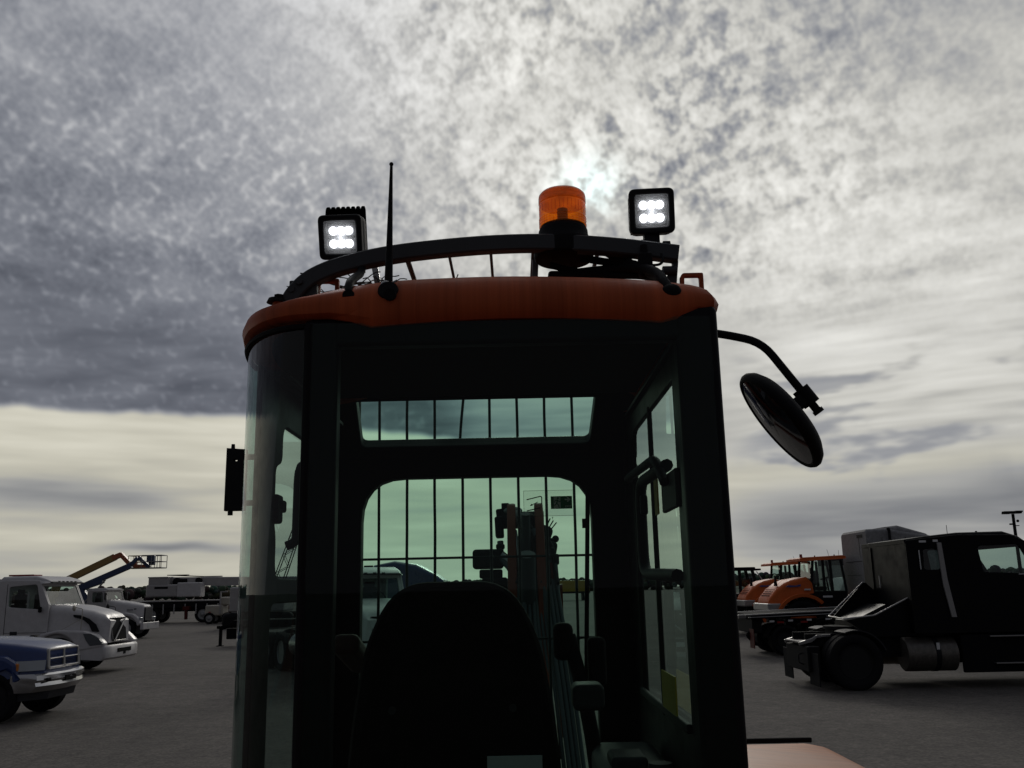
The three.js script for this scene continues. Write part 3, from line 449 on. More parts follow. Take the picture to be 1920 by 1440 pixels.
    E('grab_loop', [bent([[0.36, 2.375, -2.16], [0.34, 2.37, -2.5], [0.34, 2.13, -2.5], [0.36, 2.12, -2.1]], 0.015, 0.06), box(0.02, 0.055, 0.07, 0.345, 2.31, -2.5, 0.008), box(0.012, 0.085, 0.2, 0.36, 2.31, -2.13, 0.004)], M.trimBlack);
    E('warning_card', [box(0.004, 0.085, 0.05, 0.348, 2.31, -2.27, 0.001)], std([0.3, 0.22, 0.02], 0.7));
    E('safety_plate', box(0.004, 0.09, 0.2, 0.358, 1.85, -2.3, 0.001), std([0.32, 0.27, 0.02], 0.7));
    E('wiper', [rod([0.212, 1.78, -3.035], [0.24, 2.41, -3.03], 0.006), box(0.014, 0.5, 0.012, 0, 0, 0, 0.003).rotateZ(-0.045).translate(0.228, 2.14, -3.025), box(0.012, 0.03, 0.014, 0.224, 2.3, -3.02)], M.rubber);
  }
  // exit sticker on the windscreen
  {
    const c = document.createElement('canvas'); c.width = 960; c.height = 560; const x = c.getContext('2d');
    x.fillStyle = 'rgba(205,215,205,0.16)'; x.fillRect(8, 8, 944, 480); x.strokeStyle = '#1c2a20'; x.lineWidth = 6; x.strokeRect(8, 8, 944, 480);
    x.lineWidth = 20; x.lineCap = 'round'; x.beginPath(); x.moveTo(70, 175); x.lineTo(310, 120); x.quadraticCurveTo(350, 112, 350, 150); x.lineTo(350, 260); x.moveTo(70, 385); x.lineTo(310, 335); x.stroke();
    x.lineWidth = 14; x.beginPath(); x.moveTo(270, 225); x.lineTo(150, 280); x.stroke(); x.fillStyle = '#1c2a20'; x.beginPath(); x.moveTo(118, 296); x.lineTo(158, 250); x.lineTo(176, 290); x.fill();
    x.fillStyle = '#1c8a52'; x.fillRect(520, 120, 405, 240); x.fillStyle = '#f2fff2'; x.fillRect(575, 132, 130, 216);
    x.fillStyle = '#1c8a52'; x.beginPath(); x.arc(655, 158, 19, 0, 7); x.fill(); x.strokeStyle = '#1c8a52'; x.lineWidth = 24; x.lineJoin = 'round'; x.beginPath(); x.moveTo(648, 195); x.lineTo(630, 262); x.stroke(); x.lineWidth = 15; x.beginPath(); x.moveTo(646, 196); x.lineTo(605, 200); x.lineTo(590, 235); x.moveTo(650, 196); x.lineTo(678, 225); x.lineTo(705, 215); x.moveTo(632, 260); x.lineTo(596, 290); x.lineTo(570, 285); x.moveTo(636, 260); x.lineTo(668, 290); x.lineTo(678, 345); x.stroke();
    x.fillStyle = '#f2fff2'; x.beginPath(); x.moveTo(785, 172); x.lineTo(840, 172); x.lineTo(825, 140); x.lineTo(850, 140); x.lineTo(895, 185); x.lineTo(850, 230); x.lineTo(825, 230); x.lineTo(840, 198); x.lineTo(785, 198); x.fill(); x.font = 'bold 54px sans-serif'; x.textAlign = 'center'; x.fillText('EXIT', 848, 335);
    x.fillStyle = '#1c2a20'; x.font = 'bold 64px sans-serif'; x.fillText('T', 545, 556);
    const t = new THREE.CanvasTexture(c); t.colorSpace = THREE.SRGBColorSpace;
    E('exit_sticker', new THREE.PlaneGeometry(0.166, 0.166 * 560 / 960).translate(0.112, 2.364, -3.04), new THREE.MeshStandardMaterial({ map: t, transparent: true, roughness: 0.6, side: THREE.DoubleSide }));
  }
  // boom before the cab: side plates, cylinder, hoses, a lamp
  {
    const b = E('boom', [extX([[-4.3, 1.05], [-4.75, 1.05], [-5.25, 1.7], [-5.6, 2.42], [-5.58, 2.56], [-5.45, 2.6], [-5.3, 2.45], [-4.95, 1.9]], 0.05, { x: -0.02, r: 0.06, bevel: 0.008 }), extX([[-4.3, 1.05], [-4.75, 1.05], [-5.25, 1.7], [-5.6, 2.42], [-5.58, 2.56], [-5.45, 2.6], [-5.3, 2.45], [-4.95, 1.9]], 0.05, { x: 0.14, r: 0.06, bevel: 0.008 }), extX([[-4.35, 1.1], [-4.7, 1.1], [-5.2, 1.72], [-5.4, 2.25], [-5.3, 2.3], [-4.95, 1.9]], 0.15, { x: 0.06 }), extX([[-5.3, 1.3], [-5.55, 1.3], [-5.62, 2.1], [-5.42, 2.12]], 0.05, { x: 0.24, r: 0.03 })], M.boomOrange);
    const turned = (w, h, d, x, y, z, a, r = 0.012) => box(w, h, d, 0, 0, 0, r).rotateZ(a).translate(x, y, z);
    E('boom_head', [turned(0.05, 0.12, 0.16, -0.092, 2.45, -5.5, 0.04), turned(0.045, 0.035, 0.1, -0.055, 2.572, -5.5, 0.02, 0.006), turned(0.07, 0.06, 0.1, -0.075, 2.53, -5.52, 0.1), cyl(0.05, 0.05, 0.24, 0.05, 2.49, -5.48, 'x', 20), turned(0.1, 0.15, 0.16, 0.09, 2.44, -5.45, -0.5, 0.03), turned(0.1, 0.17, 0.14, 0.15, 2.37, -5.42, -0.35, 0.03), turned(0.07, 0.12, 0.1, 0.2, 2.3, -5.4, -0.2, 0.025), new THREE.SphereGeometry(0.021, 12, 10).translate(0.232, 2.372, -5.4), cyl(0.013, 0.013, 0.09, 0.19, 2.365, -5.4, 'x'), ...[0, 1, 2].map((k) => rod([0.17 + k * 0.016, 2.42, -5.4], [0.205 + k * 0.018, 2.49 - k * 0.012, -5.4], 0.004, 6))], M.chassis, b);
    E('head_cap', [cyl(0.052, 0.052, 0.075, 0.0, 2.495, -5.44, 'x', 20), new THREE.SphereGeometry(0.04, 14, 10).scale(1.4, 0.6, 1).translate(-0.01, 2.545, -5.46)], std([0.2, 0.2, 0.2], 0.6), b);
    E('head_hose', [0, 1, 2, 3, 4, 5].map((k) => tube([[0.02 + k * 0.03, 2.5 - k * 0.02, -5.36], [0.05 + k * 0.032, 2.44 - k * 0.025, -5.28], [0.06 + k * 0.03, 2.32 - k * 0.012, -5.24], [0.0 + k * 0.045, 2.12, -5.1]], 0.011, 18, 8)), M.rubber, b);
    E('link_bar', [rod([-0.095, 2.3, -5.3], [0.02, 2.2, -5.2], 0.022), rod([0.0, 2.42, -5.34], [0.02, 2.2, -5.18], 0.012)], M.steel, b);
    E('cylinder', [cyl(0.045, 0.045, 0.62, 0, 0, 0, 'y', 18).rotateX(0.5).translate(0.06, 2.0, -5.08), cyl(0.025, 0.025, 0.5, 0, 0, 0, 'y', 14).rotateX(0.5).translate(0.06, 2.28, -5.25)], M.greyHose, b);
    const hs = []; const r = rng(12); for (let k = 0; k < 12; k++) { const x = 0.0 + 0.019 * k, d = 0.05 * r(); hs.push(tube([[x * 1.05 - 0.03, 2.44 - 0.12 * Math.abs(k - 5) / 6, -5.38 + d], [x + 0.012 * r(), 2.2, -5.22 + d], [x * 1.1 + 0.01 * r(), 1.95, -5.0 + d], [x * 1.2 + 0.02, 1.6, -4.75 + d], [x * 1.2 + 0.05, 1.2, -4.5 + d]], 0.0085 + 0.005 * r(), 30, 8)); }
    hs.push(tube([[-0.085, 2.36, -5.3], [-0.08, 2.27, -5.28], [-0.03, 2.2, -5.2], [0.0, 2.1, -5.1]], 0.018, 20, 10), tube([[0.1, 2.42, -5.3], [0.14, 2.3, -5.25], [0.15, 2.1, -5.1], [0.16, 1.8, -4.9]], 0.02, 24, 10));
    E('hose', hs, M.greyHose, b);
    for (let k = 0; k < 3; k++) E('pipe', rod([0.17 + 0.025 * k, 2.2 + 0.03 * k, -5.2], [0.2 + 0.03 * k, 1.3, -4.7], 0.009), k === 1 ? M.maroon : M.greyHose, b);
    E('boom_lamp', [box(0.175, 0.11, 0.08, -0.155, 2.262, -5.3, 0.02), box(0.05, 0.03, 0.05, -0.085, 2.33, -5.3, 0.01), box(0.13, 0.05, 0.05, -0.14, 2.18, -5.3, 0.01), box(0.14, 0.06, 0.04, -0.12, 2.13, -5.27, 0.01)], M.chassis, b);
    E('pin_block', [box(0.03, 0.06, 0.05, 0.225, 2.25, -5.2, 0.01), box(0.025, 0.05, 0.05, 0.205, 2.29, -5.2, 0.01)], M.chassis, b);
    E('swing_post', [box(0.35, 0.4, 0.5, 0.06, 1.1, -4.1, 0.05), box(0.3, 0.2, 0.9, 0.06, 0.95, -3.6, 0.03)], M.chassis, b);
  }
}
// dry twigs caught under the lamp bar
{
  const r = rng(21), t = [];
  for (let k = 0; k < 70; k++) { let x = mix(-0.42, -0.2, r()), y = 2.745 + 0.03 * r(), z = -1.98 - 0.08 * r(); const p = [[x, y, z]]; let a = (r() - 0.5) * 2.4 + (r() > 0.5 ? PI : 0); for (let j = 0; j < 5; j++) { a += (r() - 0.5) * 1.5; x += 0.022 * Math.cos(a); y = Math.max(2.742, Math.min(2.8, y + 0.014 * Math.sin(a) + 0.003)); z += 0.012 * (r() - 0.5); p.push([x, y, z]); } t.push(tube(p, 0.0009 + 0.0007 * r(), 8, 4)); }
  const m = new THREE.Mesh(join(t), M.twig); m.name = 'twig_tangle'; m.userData = { label: 'tangle of dry twigs caught on the cab roof under the lamp bar', category: 'twigs', kind: 'stuff' }; scene.add(m);
}

// ---------------------------------------------------------------- parked machines; every vehicle points along +x, its base at the front axle
// a cab of plates with real openings: side outline and holes in (x, y), half width, windscreen from top to foot
function cabShell(root, o) {
  const { side, holes, hw, top, foot, mat, roof, floor = side[0][1], backGlass } = o, t = 0.06;
  const sides = [-1, 1].map((s) => ext(side, t, { z: s * (hw - t / 2), r: o.r ?? 0.06, bevel: 0.012, holes: holes.map((h) => [h, 0.07]) }));
  const xb = side[0][0], len = Math.hypot(foot[0] - top[0], foot[1] - top[1]), ang = Math.atan2(top[0] - foot[0], top[1] - foot[1]);
  const tilt = (g) => g.rotateZ(-ang).translate(foot[0], foot[1], 0);
  const yb = backGlass ? backGlass[0] : o.backTop, back = backGlass ? [box(t, yb - floor, 2 * hw - 2 * t, xb + t / 2, (yb + floor) / 2, 0), box(t, o.backTop - backGlass[1], 2 * hw - 2 * t, xb + t / 2, (o.backTop + backGlass[1]) / 2, 0), ...[-1, 1].map((s) => box(t, backGlass[1] - yb, hw - t - backGlass[2], xb + t / 2, (yb + backGlass[1]) / 2, s * (hw - t + backGlass[2]) / 2))] : [box(t, yb - floor, 2 * hw - 2 * t, xb + t / 2, (yb + floor) / 2, 0)];
  const shell = part('cab', [...sides, ...back, box(foot[0] - xb, 0.05, 2 * hw - 2 * t, (foot[0] + xb) / 2, floor + 0.05, 0), box(t, foot[1] - floor, 2 * hw - 2 * t, foot[0] - t, (foot[1] + floor) / 2, 0), tilt(box(0.05, len, 0.07, -0.03, len / 2, hw - 0.1)), tilt(box(0.05, len, 0.07, -0.03, len / 2, -hw + 0.1)), tilt(box(0.045, 0.09, 2 * hw - 0.2, -0.03, len - 0.045, 0))], mat, root);
  part('roof', roof, mat, root);
  part('windscreen', tilt(new THREE.PlaneGeometry(2 * hw - 0.26, len - 0.1).rotateY(PI / 2).translate(-0.02, len / 2 - 0.04, 0)), o.wsMat ?? M.glassTruck, root);
  for (const s of [1, -1]) for (const h of holes) part('side_window', new THREE.ShapeGeometry(outline(h, 0.05)).translate(0, 0, s * (hw - t / 2)), M.glassTruck, root);
  // seats, wheel and dash that show as dark shapes through the glass
  const dy = floor + 0.75;
  part('interior', [box(0.3, foot[1] - floor - 0.1, 2 * hw - 0.2, foot[0] - 0.22, (foot[1] + floor) / 2 - 0.05, 0, 0.04), ...[-0.5, 0.5].flatMap((z) => [box(0.14, 0.72, 0.46, xb + 0.35, dy + 0.02, z * hw, 0.05), box(0.5, 0.14, 0.46, xb + 0.58, dy - 0.35, z * hw, 0.05), box(0.1, 0.2, 0.3, xb + 0.36, dy + 0.42, z * hw, 0.04)]), new THREE.TorusGeometry(0.2, 0.018, 8, 24).rotateY(PI / 2).rotateZ(0.5).translate(foot[0] - 0.5, foot[1] + 0.02, -0.5 * hw)], M.inside, root);
  return shell;
}
const archPts = (cx, cy, R, a0, a1, n = 12) => Array.from({ length: n + 1 }, (_, k) => { const a = mix(a0, a1, k / n); return [cx + R * Math.cos(a), cy + R * Math.sin(a)]; });
const beam = (a, b, w, h) => { const A = new V3(...a), B = new V3(...b), d = B.clone().sub(A), g = box(d.length(), h, w, 0, 0, 0, 0.02); g.rotateZ(Math.atan2(d.y, Math.hypot(d.x, d.z))); g.rotateY(-Math.atan2(d.z, d.x)); return g.translate((A.x + B.x) / 2, (A.y + B.y) / 2, (A.z + B.z) / 2); };
function rearAxles(root, xs, hw, R, rim) { for (const x of xs) for (const s of [1, -1]) { wheel(root, R, 0.28, x, R, s * (hw - 0.16), s, { rim: rim ?? M.galv, deep: true }); wheel(root, R, 0.28, x, R, s * (hw - 0.48), s, { rim: M.chassis, deep: true }); } }

// -- white day cab tractors with a sloping bonnet
function dayCab(name, label, p, mat, group) {
  const t = thing(name, label, 'truck', p, 0, group), hw = 1.12;
  cabShell(t, { side: [[-1.68, 1.08], [-0.22, 1.08], [-0.22, 1.9], [-0.5, 2.52], [-0.52, 2.58], [-1.64, 2.6], [-1.72, 2.5]], holes: [[[-1.37, 1.86], [-0.44, 1.78], [-0.6, 2.48], [-1.38, 2.42]]], hw, top: [-0.5, 2.52], foot: [-0.22, 1.9], mat, backTop: 2.55, backGlass: [1.75, 2.3, 0.5], roof: hull([{ x: -1.71, y0: 2.5, y1: 2.62, w0: hw - 0.02, w1: hw - 0.06, r: 0.1 }, { x: -1.62, y0: 2.5, y1: 2.71, w0: hw, w1: hw - 0.04, r: 0.12 }, { x: -0.7, y0: 2.5, y1: 2.72, w0: hw, w1: hw - 0.05, r: 0.14 }, { x: -0.4, y0: 2.5, y1: 2.63, w0: hw, w1: hw - 0.08, r: 0.1 }, { x: -0.28, y0: 2.51, y1: 2.56, w0: hw - 0.1, w1: hw - 0.14, r: 0.04 }]) });
  part('sun_visor', [box(0.16, 0.03, 2.0, -0.3, 2.525, 0, 0.01).rotateZ(0), ...[-0.5, -0.25, 0, 0.25, 0.5].map((z) => box(0.05, 0.03, 0.09, -0.28, 2.56, z, 0.01))], M.trimBlack, t);
  part('roof_rack', [box(0.72, 0.045, 0.5, -1.22, 2.745, 0.6, 0.01)], M.lensRed, t);
  const hood = part('hood', hull([{ x: -0.24, y0: 0.95, y1: 1.9, w0: 1.06, w1: 1.0, r: 0.22, sag: 0.015 }, { x: 0.3, y0: 0.9, y1: 1.85, w0: 0.98, w1: 0.9, r: 0.24, sag: 0.02 }, { x: 0.85, y0: 0.85, y1: 1.72, w0: 0.88, w1: 0.8, r: 0.22, sag: 0.02 }, { x: 1.17, y0: 0.85, y1: 1.6, w0: 0.8, w1: 0.7, r: 0.16, sag: 0.01, dx: 0 }, { x: 1.36, y0: 0.82, y1: 1.52, w0: 0.7, w1: 0.62, r: 0.1, dx: -0.12 }]), mat, t);
  const vent = [[0.42, 1.62], [0.62, 1.6], [0.86, 1.5], [1.06, 1.33], [1.16, 1.13], [0.96, 1.14], [0.86, 1.34], [0.7, 1.47], [0.44, 1.55]];
  for (const s of [1, -1]) {
    part('vent', ext(vent, 0.03, { r: 0.02, bevel: 0.005 }).rotateY(s * 0.16).translate(0, 0, s * 1.02), M.trimBlack, hood);
    const f = part('fender', ext([[-0.52, 0.78], ...archPts(0.08, 0.5, 0.6, PI - 0.45, 0.25).map((q) => q), [0.72, 0.62], [1.42, 0.72], [1.44, 0.82], [1.2, 1.06], [0.85, 1.17], [0.1, 1.21], [-0.35, 1.12], [-0.55, 0.95]], 0.3, { r: 0.03, bevel: 0.05, z: s * 1.03 }), mat, t);
    part('headlight', ext([[0.84, 1.1], [1.06, 1.1], [1.28, 0.98], [1.44, 0.8], [1.05, 0.765], [0.93, 0.92]], 0.02, { r: 0.02, bevel: 0.006, z: s * 1.186 }), std([0.1, 0.11, 0.12], 0.15, 0.2), f);
    part('step', [box(0.9, 0.55, 0.3, -0.95, 0.75, s * 1.0, 0.05), box(0.86, 0.03, 0.34, -0.95, 0.72, s * 1.0), box(0.2, 0.1, 0.02, -1.15, 1.14, s * 1.128, 0.01)], M.skirt, t);
    part('fuel_tank', [cyl(0.31, 0.31, 1.2, -2.1, 0.72, s * 0.88, 'x', 28)], M.alu, t);
    part('mirror', [box(0.1, 0.16, 0.06, -0.42, 1.78, s * 1.2, 0.03), rod([-0.42, 1.75, s * 1.08], [-0.42, 1.75, s * 1.2], 0.02)], M.blackFlat, t);
    part('hood_mirror', [new THREE.SphereGeometry(0.085, 14, 12).scale(0.5, 1, 0.9).translate(0.5, 1.8, s * 1.1), bent([[0.72, 1.2, s * 1.08], [0.74, 1.55, s * 1.1], [0.74, 1.78, s * 1.1], [0.53, 1.82, s * 1.1]], 0.011, 0.05, 6), rod([0.15, 1.2, s * 1.08], [0.72, 1.5, s * 1.1], 0.007, 6)], s > 0 ? M.cream : M.trimBlack, t);
    wheel(t, 0.5, 0.3, 0.08, 0.5, s * 0.98, s, {});
  }
  part('door_seam', [box(0.012, 1.4, 0.006, -1.43, 1.8, 1.122), box(0.014, 0.7, 0.006, -0.235, 1.5, 1.06), box(1.2, 0.01, 0.006, -0.83, 1.15, 1.122)], M.trimBlack, t);
  const g = part('grille', ext([[-0.46, 0], [0.46, 0], [0.54, 0.66], [-0.54, 0.66]], 0.04, { r: 0.05, bevel: 0.008 }).rotateY(PI / 2).rotateZ(0.17).translate(1.38, 0.85, 0), M.blackFlat, t);
  part('grille_bar', [rod([1.43, 0.88, 0.42], [1.34, 1.48, -0.42], 0.022), bent([[1.39, 0.86, 0.46], [1.29, 1.5, 0.53], [1.29, 1.5, -0.53], [1.39, 0.86, -0.46], [1.39, 0.86, 0.4]], 0.014, 0.05)], M.alu, g);
  part('bumper', skin([[-1.16, 0.7, 1.42], [-1.1, 0.62, 1.48], [-0.8, 1.3, 1.52], [0, 1.4, 1.55], [0.8, 1.3, 1.52], [1.1, 0.62, 1.48], [1.16, 0.7, 1.42]].map(([z, a, b]) => [[a, 0.4, z], [a, 0.72, z], [b - 0.05, 0.76, z], [b, 0.7, z], [b, 0.42, z], [b - 0.06, 0.36, z]]), 40), mat, t);
  part('bumper_opening', [box(0.03, 0.11, 0.9, 1.545, 0.6, 0, 0.005), box(0.03, 0.09, 0.16, 1.545, 0.52, 0, 0.005)], M.blackFlat, t);
  part('exhaust_stack', [cyl(0.085, 0.085, 1.9, -1.88, 1.7, 0.86, 'y', 20), cyl(0.095, 0.095, 0.06, -1.88, 2.62, 0.86, 'y', 20)], M.silver, t);
  part('chassis', [box(6, 0.28, 0.12, -1.9, 0.78, 0.42), box(6, 0.28, 0.12, -1.9, 0.78, -0.42), box(1.0, 0.12, 1.1, -4.0, 1.0, 0), box(1.6, 0.3, 0.8, 0.4, 0.62, 0), box(0.12, 0.12, 1.9, 0.08, 0.5, 0)], M.chassis, t);
  rearAxles(t, [-3.5, -4.8], 1.2, 0.5);
  return t;
}
const white1 = dayCab('white_tractor', 'white day cab tractor behind the blue pickup, black grille and sloping bonnet', [-13.0, 0, -27.9], M.white);

// -- blue pickup, only its nose in view
{
  const t = thing('pickup_truck', 'blue pickup with silver grille surround and chrome bumper, nose showing at the picture edge', 'pickup', [-9.07, 0, -17.6]);
  part('hood', hull([{ x: -1.0, y0: 0.62, y1: 1.4, w0: 0.97, w1: 0.93, r: 0.12, sag: 0.03 }, { x: -0.3, y0: 0.62, y1: 1.38, w0: 0.97, w1: 0.9, r: 0.14, sag: 0.03 }, { x: 0.3, y0: 0.75, y1: 1.32, w0: 0.96, w1: 0.88, r: 0.16, sag: 0.03 }, { x: 0.5, y0: 0.75, y1: 1.28, w0: 0.86, w1: 0.78, r: 0.14, sag: 0.03 }, { x: 0.68, y0: 0.76, y1: 1.23, w0: 0.72, w1: 0.64, r: 0.12, sag: 0.02 }, { x: 0.73, y0: 0.78, y1: 1.19, w0: 0.66, w1: 0.58, r: 0.1 }]), M.blue, t);
  for (const s of [1, -1]) {
    part('fender', ext([[-1.0, 0.55], [-0.55, 0.55], ...archPts(0, 0.42, 0.5, PI - 0.3, 0.5), [0.42, 0.78], [0.4, 1.0], [0.2, 1.12], [-0.3, 1.16], [-1.0, 1.2]], 0.3, { r: 0.06, bevel: 0.07, z: s * 0.85 }), M.blue, t);
    const h = part('headlight', skin([[0.36, 0.965], [0.56, 0.87], [0.745, 0.68]].map(([x, z]) => [[x, 0.86, s * z], [x, 1.03, s * (z - 0.02)], [x - 0.1, 1.03, s * (z - 0.1)], [x - 0.1, 0.86, s * (z - 0.1)]])), M.lensClear, t);
    part('indicator', box(0.09, 0.13, 0.06, 0.37, 0.93, s * 0.945, 0.02), M.lensAmber, h);
    wheel(t, 0.42, 0.28, 0, 0.42, s * 0.84, s, { rim: M.rimDark });
    wheel(t, 0.42, 0.28, -3.6, 0.42, s * 0.84, s, { rim: M.rimDark });
  }
  const gr = part('grille_surround', [ext([[-0.62, 0], [0.62, 0], [0.58, 0.36], [-0.58, 0.36]], 0.07, { r: 0.06, bevel: 0.015, holes: [...[[-0.53, 0.045], [0.03, 0.045], [-0.53, 0.195], [0.03, 0.195]].map(([a, b]) => [[[a, b], [a + 0.5, b], [a + 0.5, b + 0.12], [a, b + 0.12]], 0.03])] })].map((g) => g.rotateY(PI / 2).rotateZ(0.1).translate(0.74, 0.86, 0)), M.silver, t);
  part('grille_slats', [...[0.08, 0.105, 0.13, 0.225, 0.25, 0.275, 0.3].map((y) => box(1.1, 0.008, 0.03, 0, y, 0)), box(1.1, 0.3, 0.01, 0, 0.18, -0.025)].map((g) => g.rotateY(PI / 2).rotateZ(0.1).translate(0.74, 0.86, 0)), M.blackFlat, gr);
  const b = part('bumper', skin([[-0.97, 0.3, 0.48], [-0.9, 0.5, 0.72], [-0.5, 0.7, 0.86], [0, 0.72, 0.9], [0.5, 0.7, 0.86], [0.9, 0.5, 0.72], [0.97, 0.3, 0.48]].map(([z, a, x]) => [[a, 0.5, z], [a, 0.79, z], [x - 0.05, 0.81, z], [x, 0.78, z], [x + 0.01, 0.7, z], [x - 0.02, 0.66, z], [x, 0.6, z], [x - 0.08, 0.5, z]]), 30), M.chrome, t);
  part('plate_recess', [box(0.02, 0.09, 0.4, 0.895, 0.69, 0, 0.004), ...[-0.66, 0.66].map((z) => box(0.03, 0.06, 0.14, 0.82, 0.7, z, 0.01))], M.blackFlat, b);
  part('air_dam', [skin([[-0.9, 0.5], [-0.5, 0.78], [0.5, 0.78], [0.9, 0.5]].map(([z, x]) => [[x - 0.3, 0.36, z], [x - 0.3, 0.52, z], [x, 0.52, z], [x - 0.04, 0.36, z]]))], M.skirt, t);
  part('body', [hull([{ x: -5.0, y0: 0.55, y1: 1.25, w0: 0.97, w1: 0.95, r: 0.06 }, { x: -0.95, y0: 0.55, y1: 1.3, w0: 0.97, w1: 0.95, r: 0.06 }])], M.blue, t);
  part('cab', hull([{ x: -2.9, y0: 1.25, y1: 1.3, w0: 0.92, w1: 0.9 }, { x: -2.75, y0: 1.25, y1: 1.86, w0: 0.92, w1: 0.74, r: 0.1 }, { x: -1.75, y0: 1.25, y1: 1.9, w0: 0.92, w1: 0.74, r: 0.1 }, { x: -0.85, y0: 1.25, y1: 1.32, w0: 0.93, w1: 0.9, r: 0.04 }]), M.glassDark, t);
  part('wiper_cowl', box(0.2, 0.03, 1.6, -0.85, 1.4, 0, 0.01), M.trimBlack, t);
}

// -- older white tractor with an upright grille
{
  const t = thing('white_truck', 'white long bonnet truck with upright slatted grille beneath the raised boom lifts', 'truck', [-19.6, 0, -48.6]), hw = 1.05;
  cabShell(t, { side: [[-2.0, 1.0], [-0.98, 1.0], [-0.98, 1.95], [-1.1, 2.4], [-1.95, 2.44]], holes: [[[-1.72, 1.82], [-1.16, 1.82], [-1.22, 2.32], [-1.72, 2.32]]], hw, top: [-1.1, 2.42], foot: [-0.98, 1.95], mat: M.whiteOld, backTop: 2.4, roof: hull([{ x: -2.05, y0: 2.36, y1: 2.42, w0: hw, w1: hw - 0.05 }, { x: -1.9, y0: 2.38, y1: 2.52, w0: hw, w1: hw - 0.06, r: 0.1 }, { x: -1.2, y0: 2.38, y1: 2.52, w0: hw, w1: hw - 0.08, r: 0.1 }, { x: -1.0, y0: 2.4, y1: 2.46, w0: hw - 0.05, w1: hw - 0.1, r: 0.04 }]) });
  const hood = part('hood', hull([{ x: -1.0, y0: 0.95, y1: 1.94, w0: 0.95, w1: 0.85, r: 0.25 }, { x: 0.0, y0: 0.9, y1: 1.78, w0: 0.8, w1: 0.7, r: 0.24 }, { x: 0.62, y0: 0.8, y1: 1.66, w0: 0.62, w1: 0.56, r: 0.2 }, { x: 0.72, y0: 0.8, y1: 1.58, w0: 0.56, w1: 0.5, r: 0.18 }]), M.white, t);
  for (const s of [1, -1]) {
    part('fender', ext([[-0.75, 0.7], ...archPts(0, 0.5, 0.62, PI - 0.4, 0.2), [0.75, 0.7], [0.72, 0.95], [0.4, 1.22], [0, 1.3], [-0.4, 1.24], [-0.72, 1.0]], 0.32, { r: 0.04, bevel: 0.06, z: s * 0.88 }), M.white, t);
    part('headlight', [box(0.1, 0.16, 0.3, 0.72, 0.98, s * 0.86, 0.04)], M.lensClear, t);
    part('side_vent', [box(0.3, 0.02, 0.02, 0.1, 1.38, s * 0.77), box(0.3, 0.02, 0.02, 0.1, 1.44, s * 0.76), box(0.12, 0.05, 0.02, 0.35, 1.46, s * 0.72)], M.trimBlack, hood);
    wheel(t, 0.5, 0.3, 0, 0.5, s * 0.88, s, {});
    part('mirror', [box(0.06, 0.34, 0.16, -0.95, 2.12, s * 1.3, 0.02), bent([[-0.98, 2.36, s * 1.05], [-0.95, 2.33, s * 1.3], [-0.95, 1.9, s * 1.3], [-0.98, 1.85, s * 1.05]], 0.012, 0.04, 6)], M.trimBlack, t);
  }
  const g = part('grille', box(0.05, 0.74, 0.98, 0.745, 1.16, 0, 0.02), M.blackFlat, t);
  for (let k = 0; k < 9; k++) part('slat', box(0.03, 0.72, 0.035, 0.775, 1.16, -0.42 + k * 0.105, 0.005), M.silver, g);
  part('bumper', [box(0.16, 0.34, 2.1, 0.86, 0.62, 0, 0.03)], M.white, t);
  part('number_plate', [box(0.01, 0.14, 0.28, 0.945, 0.62, 0.35), box(0.02, 0.1, 0.12, 0.95, 0.72, -0.62)], M.plate, t);
  part('chassis', [box(7, 0.28, 0.9, -2.6, 0.75, 0), box(3.8, 0.9, 2.1, -4.4, 1.35, 0, 0.05)], M.chassis, t);
  rearAxles(t, [-4.2, -5.5], 1.15, 0.5);
  part('fuel_tank', cyl(0.3, 0.3, 1.0, -1.6, 0.68, 0.8, 'x'), M.alu, t);
}

// -- two boom lifts raised behind the trucks
function basket(parent, x, y, z, w, h, d, mat) {
  const r = []; for (const yy of [0, h * 0.5, h]) r.push(bent([[x, y + yy, z - d / 2], [x + w, y + yy, z - d / 2], [x + w, y + yy, z + d / 2], [x, y + yy, z + d / 2], [x, y + yy, z - d / 2]], 0.024, 0.03, 6));
  for (const a of [0, 0.5, 1]) for (const b of [-1, 1]) r.push(rod([x + a * w, y, z + b * d / 2], [x + a * w, y + h, z + b * d / 2], 0.022, 6));
  const p = part('platform', r, mat, parent); part('platform_floor', box(w, 0.06, d, x + w / 2, y, z), M.chassis, p); return p;
}
{
  const o = [-26.5, 0, -60], t = thing('boom_lift', 'ochre boom lift with kinked orange jib reaching over the white trucks', 'boom lift', o), q = (p) => p.map((v, i) => v - o[i]);
  part('boom', [beam(q([-29.4, 2.8, -60]), q([-25.6, 4.58, -60]), 0.34, 0.4)], M.ochre, t);
  part('jib', [beam(q([-25.75, 4.5, -60]), q([-25.2, 4.72, -60]), 0.36, 0.3), beam(q([-25.3, 4.75, -60]), q([-24.5, 3.96, -60]), 0.3, 0.26), beam(q([-24.55, 3.98, -60]), q([-23.4, 3.93, -60]), 0.26, 0.2), box(0.5, 0.42, 0.3, 2.05, 4.05, 0, 0.05)], M.liftOrange, t);
  const b = basket(t, 1.9, 3.82, 0, 1.7, 0.78, 0.85, M.ochre); part('control_box', box(0.3, 0.34, 0.3, 2.4, 4.45, 0.1, 0.04), M.ochre, b);
  part('tower', [beam(q([-29.6, 1.2, -60]), q([-29.2, 2.9, -60]), 0.4, 0.4)], M.ochre, t);
  part('chassis', box(2.6, 0.6, 2.2, -3.0, 0.9, 0, 0.06), M.chassis, t);
  for (const x of [-3.9, -2.1]) for (const s of [1, -1]) wheel(t, 0.45, 0.35, x, 0.45, s * 1.0, s);
}
